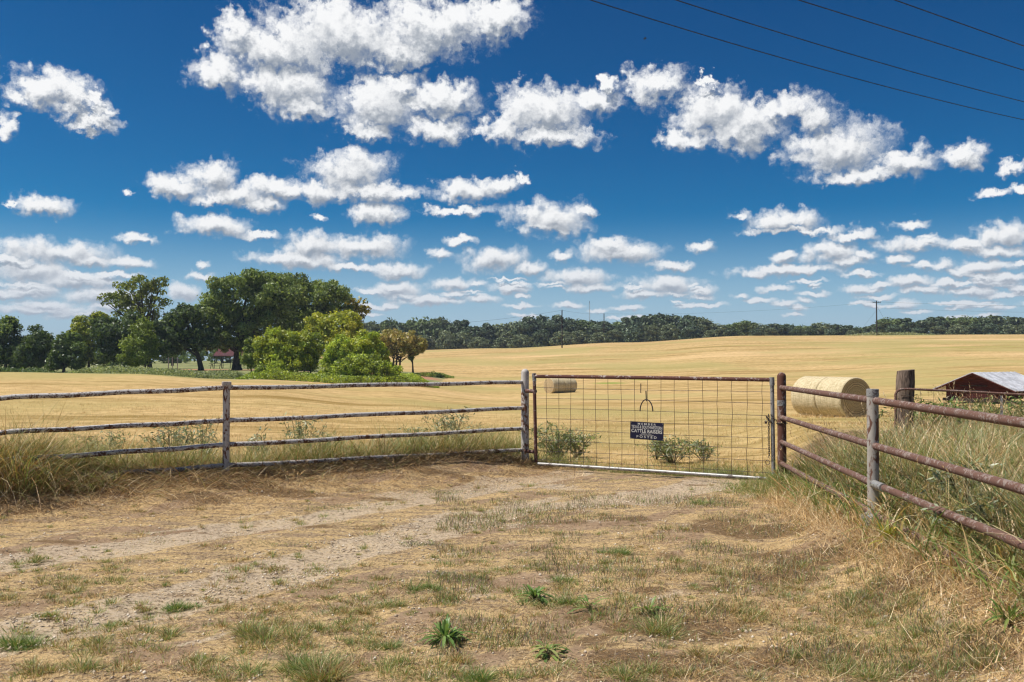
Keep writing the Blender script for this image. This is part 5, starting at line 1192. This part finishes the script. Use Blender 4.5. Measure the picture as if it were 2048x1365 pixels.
for i, (px, top, w_, d_) in enumerate(BG):
    tree('background_tree', 'far tree glimpsed under the canopy beyond the meadow, ' + ('behind the small light green tree', 'just left of the leaning trunk', 'behind the leaning trunk', 'behind the red roofed shelter', 'behind the narrow bush', 'behind the broad yellow green bush', 'behind the black green tree')[i], 'tree', d_, px, [(px, top + 18, w_, 17), (px - 8, top + 30, w_, 16)], OAK[:3], 0.5, 0.9, 10, 0.36, 0.25, limbs=4, group='far trees behind the grove')

# creek-side ground cover
def cover_strip(n, pts, spread, h, names_cols, size):
    px = rng.uniform(pts[0][0], pts[-1][0], n); dd = np.interp(px, [p[0] for p in pts], [p[1] for p in pts]) + rng.uniform(0, 1, n) * np.interp(px, [p[0] for p in pts], [p[2] for p in pts])
    dd = dd + 5 * (fbm(px * 0.03, dd * 0.2, 81, 3) - 0.5)
    X = (px - CX) / F * dd; Z = H(X, dd, False); hh = h * (0.3 + 1.0 * fbm(X * 0.45, dd * 0.45, 77, 3))
    hh = hh * np.clip(np.minimum(px - pts[0][0], pts[-1][0] - px) / 45, 0.12, 1)
    Pc = np.column_stack([X, dd, Z + hh * rng.uniform(0.0, 1, n) ** 0.7]); nm = rng.normal(0, 1, (n, 3)); nm[:, 2] += 0.6; nm /= np.linalg.norm(nm, axis=1)[:, None]
    t = np.cross(nm, rng.normal(0, 1, (n, 3))); t /= np.linalg.norm(t, axis=1)[:, None]; b_ = np.cross(nm, t); s = (size * rng.uniform(0.5, 1.4, n))[:, None]
    q = np.stack([Pc - t * s * 0.5, Pc + b_ * s * 0.28, Pc + t * s * 0.5, Pc - b_ * s * 0.28], 1); cc_ = np.array(names_cols)
    c = cc_[rng.integers(0, len(cc_), n)] * np.clip(rng.normal(1, 0.2, (n, 1)), .5, 1.5)
    return q.reshape(-1, 3), np.arange(n * 4).reshape(n, 4), np.repeat(c, 4, 0)
stuff('creek_weeds', [cover_strip(26000, [(470, 88, 6), (560, 87, 8), (700, 87, 8), (800, 91, 8), (878, 97, 3)], 4, 0.95, BUSH[:3] + LG_, 0.17),
                      cover_strip(6000, [(760, 96, 6), (820, 98, 6), (872, 99, 3)], 4, 1.3, BUSH, 0.17)], M['leaf'], 'bright green weeds along the creek below the bushes')
stuff('bank_weeds', [cover_strip(26000, [(130, 76, 26), (300, 77, 22), (480, 90, 10), (520, 90, 6)], 4, 0.7, [(0.26, 0.31, 0.16), (0.33, 0.38, 0.20), (0.19, 0.24, 0.10), (0.40, 0.43, 0.23)], 0.17),
                     cover_strip(7000, [(-80, 84, 16), (130, 84, 18)], 4, 0.7, OAKD, 0.2)], M['leaf'], 'grey green weeds on the creek bank before the left grove')
stuff('far_weeds', [cover_strip(4500, [(820, 118, 6), (860, 122, 7), (908, 128, 5)], 4, 0.9, LG_ + OAK[1:2], 0.2), cover_strip(2600, [(1690, 283, 12), (1780, 281, 12), (1870, 283, 12)], 3, 1.0, [(0.30, 0.33, 0.15), (0.36, 0.36, 0.22), (0.22, 0.27, 0.09)], 0.4)],
      M['leaf_far'], 'low weeds on the field edge right of the brown topped tree and on the crest')

# the far wood: every tree its own object, copies share mesh data
FAR = [[(0.135, 0.185, 0.090), (0.12, 0.155, 0.070), (0.075, 0.105, 0.052)], [(0.115, 0.16, 0.095), (0.14, 0.19, 0.105)], [(0.19, 0.25, 0.085), (0.15, 0.20, 0.08)], [(0.20, 0.235, 0.125), (0.16, 0.195, 0.10)]]
protos = []
for k in range(8):
    random.seed(100 + k); main = [(0, 0, 0.62, 0.40, 0.40, 0.30)]
    for _ in range(4): main.append((random.uniform(-.30, .30), random.uniform(-.2, .2), random.uniform(0.35, 0.70), random.uniform(.18, .30), .24, random.uniform(.14, .24)))
    main.append((random.uniform(-.15, .15), 0, 0.26, 0.46, 0.38, 0.26)); main.append((0, 0, 0.14, 0.44, 0.36, 0.16))
    cl = subclumps(main, 9, 0.36, 0.6); V, Fq, C = join([leaf_cloud(cl, 7000, 0.080, FAR[k % 4], 0.22, shell=0.45), leaf_cloud(main, 1500, 0.11, FAR[k % 4], 0.2, shell=0.4)])
    me = np_mesh('crown', V, Fq, C); me.materials.append(M['leaf_far'])
    wd_ = MB(); wd_.tube([(0, 0, -0.08), (0, 0, 0.2), (0.02, 0, 0.5)], [0.035, 0.026, 0.012], 6)
    for _ in range(5): e = random.choice(cl); wd_.tube([(0, 0, 0.25), (e[0] * .6, e[1] * .6, 0.25 + (e[2] - .25) * .7), e[:3]], [0.016, 0.010, 0.004], 4, cap=False)
    tm = bpy.data.meshes.new('trunk'); tm.from_pydata(wd_.v, [], wd_.f); tm.update(); tm.materials.append(M['bark']); protos.append((me, tm))
SKY = [(700, 650), (745, 640), (780, 637), (805, 648), (830, 641), (880, 632), (915, 645), (945, 653), (985, 646), (1030, 644), (1070, 634), (1105, 631), (1150, 640), (1200, 642), (1245, 641), (1280, 631), (1330, 628), (1380, 629), (1415, 640), (1455, 651),
       (1500, 643), (1550, 648), (1600, 652), (1650, 645), (1690, 652), (1720, 655), (1750, 650), (1785, 635), (1830, 650), (1880, 635), (1930, 634), (1985, 630), (2040, 632), (2100, 630)]
sx3 = [p[0] for p in SKY]; sy3 = [p[1] for p in SKY]
ordn = ['', 'first', 'second', 'third', 'fourth', 'fifth', 'sixth', 'seventh', 'eighth', 'ninth', 'tenth', 'eleventh', 'twelfth', 'thirteenth', 'fourteenth', 'fifteenth', 'sixteenth', 'seventeenth', 'eighteenth', 'nineteenth', 'twentieth',
        'twenty-first', 'twenty-second', 'twenty-third', 'twenty-fourth', 'twenty-fifth', 'twenty-sixth', 'twenty-seventh', 'twenty-eighth', 'twenty-ninth', 'thirtieth']
def place_row(row, xs, hs, d0, grp, word):
    cnt = {}
    for px, ht in zip(xs, hs):
        zone = 0 if px < 1124 else (1 if px < 1753 else 2); cnt[zone] = cnt.get(zone, 0) + 1; k = cnt[zone]
        lab = {0: f'{word}, {ordn[k]} right of the brown topped tree', 1: f'{word}, {ordn[k]} right of the bare pole', 2: f'{word}, {ordn[k]} right of the crossarm pole'}[zone]
        d = d0 + random.uniform(-6, 10); X = (px - CX) / F * d; z = Hs(X, d) - 0.4; topz = at(px, ht, d).z; hgt = max(2.0, topz - z)
        t = empty('tree', (X, d, z), lab, 'tree', grp, random.uniform(-0.5, 0.5)); s = hgt / 0.93; wx = (64 if row == 0 else 44) / F * d * random.uniform(0.85, 1.25)
        if px > 1700 and row == 0: wx *= 1.1
        wx = min(max(wx, hgt * 0.8), hgt * 1.6)
        t.scale = (wx, wx * 0.9, s); me, tm = protos[random.choice((0, 2, 4, 6) if px > 1690 else range(8)) if row == 0 else random.choice((3, 7, 1, 5, 0, 3))]
        for nm, m_ in (('crown', me), ('trunk', tm)):
            o = bpy.data.objects.new(nm, m_); COL.objects.link(o); o.parent = t
random.seed(8)
xs = []; x_ = 722
while x_ < 2130: xs.append(x_); x_ += random.uniform(21, 36)
place_row(0, xs, [np.interp(q, sx3, sy3) + random.uniform(-3, 3.5) for q in xs], 346, 'trees of the far wood, back row', 'tall far wood tree')
xs = []; x_ = 735
while x_ < 2120: xs.append(x_); x_ += random.uniform(30, 48)
def front_h(q):
    g_ = np.interp(q, [740, 1000, 1124, 1500, 1753, 2048], [699, 697, 690, 673, 669, 668]); s_ = np.interp(q, sx3, sy3)
    return g_ - (g_ - s_) * random.uniform(0.42, 0.68)
place_row(1, xs, [front_h(q) for q in xs], 322, 'low trees of the far wood, front row', 'low bushy tree before the far wood')

# ------------------------------------------------------------------ weeds with grey-green leaves
def weed(px, py, d, h, w, label, cols, nst=9, leaf=0.05, nl=42, cat='weed', grp='grey green weeds along the fence line', name='weed_plant'):
    X = (px - CX) / F * d; z = Hs(X, d); t = empty(name, (X, d, z), label, cat, grp); wood = MB(); P_ = []
    w *= 1.75 if px > 1060 else 1.45; h *= 1.0 if px > 1060 else 1.42; leaf *= 1.2; nst = int(nst * 1.6); nl = int(nl * (0.42 if 1060 < px < 1500 else 0.62))
    for s in range(nst):
        a_ = random.uniform(0, 6.28); rr4 = w * random.uniform(0.10, 1.0); hh = h * random.uniform(0.65, 1.0) * (1 - 0.25 * (rr4 / w) ** 2)
        e = Vector((math.cos(a_) * rr4, math.sin(a_) * rr4 * 0.7, hh)); mid = Vector((e.x * 0.45, e.y * 0.45, hh * 0.50))
        wood.tube([(e.x * .08, e.y * .08, -0.02), mid, e], [0.005, 0.004, 0.002], 5, cap=False)
        for b_ in range(5):
            q = random.uniform(0.0, 1.0) ** 0.5; s0 = mid.lerp(e, q * 2 - 1) if q > 0.5 else Vector((e.x * .08, e.y * .08, 0)).lerp(mid, q * 2); e2 = s0 + Vector((random.gauss(0, w * .22), random.gauss(0, w * .18), random.uniform(0.0, h * .14)))
            wood.tube([s0, e2], [0.003, 0.0015], 4, cap=False)
            for _ in range(nl // 5): P_.append(s0.lerp(e2, random.uniform(0.2, 1.1)) + Vector((random.gauss(0, .018), random.gauss(0, .018), random.gauss(0, .018))))
    P_ = np.array([tuple(p) for p in P_]); n = len(P_); nm = rng.normal(0, 1, (n, 3)); nm[:, 2] += 0.5; nm /= np.linalg.norm(nm, axis=1)[:, None]
    tt = rng.normal(0, 1, (n, 3)); tt[:, 2] -= 0.4; tt = np.cross(nm, np.cross(tt, nm)); tt /= np.linalg.norm(tt, axis=1)[:, None]; bb = np.cross(nm, tt); L = (leaf * rng.uniform(.6, 1.4, n))[:, None]
    q = np.stack([P_, P_ + tt * L * .45 + bb * L * .12, P_ + tt * L, P_ + tt * L * .45 - bb * L * .12], 1); cc_ = np.array(cols); c = cc_[rng.integers(0, len(cc_), n)] * np.clip(rng.normal(1, .15, (n, 1)), .6, 1.4)
    link('leaves', np_mesh('leaves', q.reshape(-1, 3), np.arange(n * 4).reshape(n, 4), np.repeat(c, 4, 0)), M['grass'], t); wood.build('stems', M['stem'], t)
SG_ = PAL['sage']; random.seed(21)
SGG = np.vstack([PAL['sage'], PAL['green'][:2]])
weed(1345, 925, 15.6, 0.46, 0.34, 'wide grey green weed behind the gate, just right of the sign', SGG, 16, 0.065, 60)
weed(1408, 925, 15.9, 0.36, 0.26, 'smaller grey green weed behind the gate at its right half', SGG, 10, 0.065, 50)
weed(1312, 928, 16.2, 0.38, 0.20, 'slim grey weed rising directly under the sign', SGG, 8, 0.06, 45)
weed(1112, 905, 16.0, 0.62, 0.36, 'tall leafy weed behind the hinge side of the gate', SGG, 20, 0.07, 60)
weed(1152, 905, 16.4, 0.50, 0.24, 'leafy weed leaning right behind the hinge side of the gate', SGG, 12, 0.07, 50)
weed(897, 890, 15.2, 0.66, 0.42, 'pale grey weed poking above the second rail near the gate post', SG_, 15, 0.055, 55)
weed(822, 885, 15.0, 0.46, 0.34, 'low pale weed behind the white fence, left of the tallest one', SG_, 12, 0.055, 50)
weed(602, 880, 14.0, 0.66, 0.30, 'upright pale weed right of the square capped post', SG_, 11, 0.055, 50)
weed(648, 890, 14.2, 0.46, 0.30, 'short pale weed right of the upright one, behind the third rail', SG_, 11, 0.055, 50)
weed(525, 885, 13.6, 0.52, 0.28, 'faint pale weed close to the square capped post', SG_, 9, 0.055, 45)
weed(405, 890, 13.3, 0.62, 0.32, 'pale bushy weed left of the square capped post', SG_, 14, 0.055, 55)
weed(345, 895, 13.0, 0.62, 0.38, 'pale bushy weed in the middle of the left fence bay', SG_, 16, 0.055, 55)
weed(215, 900, 12.7, 0.55, 0.34, 'thin pale weed beside the tall grass heap at left', SG_, 12, 0.055, 45)
weed(700, 895, 14.5, 0.30, 0.32, 'ankle high pale weed midway along the long fence bay', SG_, 10, 0.055, 45)
weed(1925, 905, 7.6, 0.44, 0.22, 'grey leafed weed in the tall grass by the second rusty rail', SG_, 12, 0.05, 45)
weed(1960, 960, 6.6, 0.36, 0.22, 'grey leafed weed near the right edge between the rusty rails', SG_, 10, 0.05, 45)
weed(1870, 850, 16.0, 0.62, 0.6, 'bushy green weed right of the wooden post', np.vstack([PAL['green'], PAL['deep']]), 20, 0.08, 60)
weed(2000, 850, 17.0, 0.60, 0.7, 'bushy green weed below the red shed', np.vstack([PAL['green'], PAL['deep']]), 20, 0.08, 60)

# ------------------------------------------------------------------ distinct tufts and leafy plants on the drive
def tuft(px, py, r, n, names, label, hm=0.9, name='grass_tuft', wd=0.0035, sx=1.0, curl=0.6, lean=0.6):
    gx, gy = ground_at(px, py); t = empty(name, (gx, gy, 0), label, 'grass tuft', 'grass tufts on the drive'); hm *= 0.72; n = int(n * 1.9); lean = 0.85; wd *= 0.85
    a = rng.uniform(0, 2 * np.pi, n); q = np.abs(rng.normal(0, 0.22, n)) * r; K_ = 7; ca = rng.uniform(0, 6.28, K_); cq = r * rng.uniform(0.0, 0.95, K_); kk = np.minimum(rng.integers(0, K_, n), rng.integers(0, K_, n))
    sc_ = np.array([1.0, .9, .8, .7, .6, .5, .5])[kk]; bx, by = q * np.cos(a) * sx + (cq * np.cos(ca))[kk] * 1.1, q * np.sin(a) * 0.8 + (cq * np.sin(ca))[kk] * 0.7
    V, Fq, C = blades(bx, by, H(gx + bx, gy + by) - 0.006, rng.uniform(0.3, 1.15, n) * r * hm * sc_, rng.uniform(0.7, 1.3, n) * wd, a + rng.normal(0, .5, n), np.clip(rng.normal(lean, .35, n), .05, 1.4), np.abs(rng.normal(curl, .4, n)), pal(names, n), 4)
    link('blades', np_mesh('blades', V, Fq, C), M['grass'], t)
DG = {'deep': .7, 'green': .5, 'straw': .12}; MG = {'green': .6, 'deep': .25, 'straw': .3, 'rust': .15}; RG = {'green': .45, 'rust': .5, 'straw': .35}
for a_ in (
 (345, 1218, .17, 620, DG, 'bright green tuft, largest on the left half of the drive', 0.65), (282, 1218, .09, 220, RG, 'thin tuft touching the left side of the largest left tuft'), (215, 1255, .13, 330, MG, 'greyish green tuft left of the largest left tuft', .6),
 (28, 1290, .19, 620, DG, 'low dark green tuft at the left edge'), (182, 1292, .11, 300, MG, 'small dense tuft between the left edge and the dusty bare patch'), (340, 1268, .13, 320, MG, 'spiky tuft beside the dusty bare patch'),
 (110, 1232, .10, 220, MG, 'flat little tuft above the left edge tuft'), (522, 1285, .22, 760, MG, 'wide pale green tuft left of the bottom centre'), (600, 1352, .28, 900, {'green': .8, 'deep': .4, 'straw': .2}, 'long bladed green tuft at the bottom edge, left of centre', 1.0),
 (410, 1335, .12, 260, MG, 'small tuft left of the long bladed one'), (200, 1345, .16, 420, MG, 'pale tuft at the bottom edge on the left'), (100, 1350, .14, 420, RG, 'browning tuft in the lower left corner'),
 (778, 1212, .16, 460, MG, 'leaning tuft on the upper end of the slanting grass row'), (722, 1232, .13, 320, RG, 'browning tuft in the middle of the slanting grass row'), (640, 1262, .13, 320, MG, 'tuft at the lower end of the slanting grass row'),
 (705, 1290, .11, 280, MG, 'small round tuft left of the broad leafed weed'), (762, 1300, .12, 300, DG, 'darker round tuft nearest the broad leafed weed on its left'), (820, 1312, .08, 120, RG, 'tiny tuft between round tuft and broad leafed weed'),
 (868, 1185, .15, 420, DG, 'green tuft growing on the dark flat mat'), (1216, 1105, .17, 520, DG, 'fresh green tuft right of the drive centre'), (1118, 1162, .13, 300, DG, 'upright green tuft below the fresh one', .9),
 (1025, 1296, .10, 190, MG, 'small tuft right of the broad leafed weed'), (1085, 1215, .2, 380, DG, 'dark leafy tuft in the middle of the foreground'), (1330, 1268, .26, 560, MG, 'spreading tuft lower right of centre'), (1340, 1060, .15, 300, RG, 'brown green tuft in front of the gate latch'),
 (1500, 1240, .2, 420, RG, 'ragged tuft in the brown patch right of centre'), (1720, 1345, .2, 420, MG, 'green tuft at the bottom edge on the right'), (1570, 1180, .14, 260, RG, 'thin tuft in the brown patch under the grey post'), (920, 1330, .14, 260, RG, 'tuft just below the broad leafed weed'),
 (640, 1356, .22, 520, {'rust': .7, 'straw': .4, 'green': .3}, 'browning long tuft beside the long bladed green one', 1.0), (960, 1362, .2, 380, DG, 'green tuft cut by the bottom edge at the centre'), (1240, 1345, .2, 420, MG, 'tuft by the bottom edge under the spreading one'),
 (1430, 1315, .18, 300, RG, 'upright ragged tuft near the bottom edge right of centre'), (1400, 1010, .2, 380, DG, 'low tuft where the drive meets the gate shadow'), (440, 1205, .08, 120, RG, 'tiny tuft right of the largest left tuft'),
 (150, 1180, .12, 200, MG, 'small flat tuft on the sunlit left drive'), (80, 1122, .12, 220, MG, 'flat tuft on the bare soil near the left edge')):
    tuft(*a_)
def leafy(px, py, r, n, label, wl=0.018, ll=0.16, cols=PAL['deep'], up=0.6):
    gx, gy = ground_at(px, py); z = Hs(gx, gy); t = empty('leafy_weed', (gx, gy, z), label, 'weed', 'broad leafed weeds on the drive'); V, C = [], []; Fq = []
    st = MB()
    for k in range(n):
        a_ = random.uniform(0, 6.28); el_ = random.uniform(0.15, 1.35) * up; o = Vector((math.cos(a_), math.sin(a_), 0)) * random.uniform(0, r * .35) + Vector((0, 0, random.uniform(0, .05)))
        dv = Vector((math.cos(a_) * math.cos(el_), math.sin(a_) * math.cos(el_), math.sin(el_))); sd_ = dv.cross(Vector((0, 0, 1))).normalized(); L = ll * random.uniform(.55, 1.2); W_ = wl * random.uniform(.7, 1.3); c = cols[random.randrange(len(cols))] * random.uniform(.8, 1.3)
        st.tube([(0, 0, -.01), o], 0.0015, 4, cap=False); b0 = len(V)
        for i, (t_, ww) in enumerate(((0, .15), (.25, .8), (.55, 1), (.8, .6), (1, .05))):
            m_ = o + dv * L * t_ + Vector((0, 0, -L * .45 * t_ * t_)); 
            for s_ in (-1, 0, 1): V.append(tuple(m_ + sd_ * s_ * W_ * ww + Vector((0, 0, .12 * W_ * abs(s_) * 2)))); C.append(tuple(c * (1.12 if s_ == 0 else 1)))
        for i in range(4):
            for s_ in (0, 1): q = b0 + i * 3 + s_; Fq.append((q, q + 1, q + 4, q + 3))
    link('leaves', np_mesh('leaves', np.array(V), np.array(Fq), np.array(C), True), M['grass'], t); st.build('stems', M['stem'], t)
random.seed(77)
leafy(890, 1290, .12, 64, 'lance leafed green weed standing alone in the centre foreground', .009, .19, up=1.1)
leafy(1070, 1205, .14, 60, 'broad bladed green weed left of the dark leafy tuft', .008, .15, up=0.9)
leafy(1180, 1225, .14, 16, 'sparse broad leafed weed with yellowing leaves right of centre', .009, .15, np.vstack([PAL['deep'], PAL['green']]), .8)
leafy(1095, 1315, .15, 34, 'flat spreading broad leafed weed near the bottom centre', .009, .12, np.vstack([PAL['deep'], PAL['green']]), .4)
leafy(1300, 1235, .14, 20, 'thin leafed weed sprouting in the straw right of centre', .010, .15, np.vstack([PAL['deep'], PAL['green']]), .9)
leafy(1775, 1085, .14, 34, 'yellowing large leafed weed at the foot of the grey post', .011, .22, np.array([(.34, .34, .05), (.24, .28, .06), (.55, .42, .08)]), 1.1)
leafy(2020, 1250, .18, 40, 'rank broad leafed weed at the right edge under the fence', .008, .20, np.vstack([PAL['green'], PAL['deep']]), 1.1)

# ------------------------------------------------------------------ thin air over the fields
def build_haze():
    mb = MB(); mb.box((0, 500, 21), 3000, 2200, 48); m, nt = new_mat('thin_haze'); g = G(nt); v = g.n('VolumePrincipled')
    v.inputs['Color'].default_value = (0.62, 0.72, 0.85, 1); v.inputs['Density'].default_value = 0.00030; v.inputs['Anisotropy'].default_value = 0.2
    o = g.n('OutputMaterial'); g.l(v.outputs[0], o.inputs['Volume']); h = mb.build('haze', m, None, smooth=False); tag(h, 'thin pale haze over the fields', None, None, 'stuff')
build_haze()
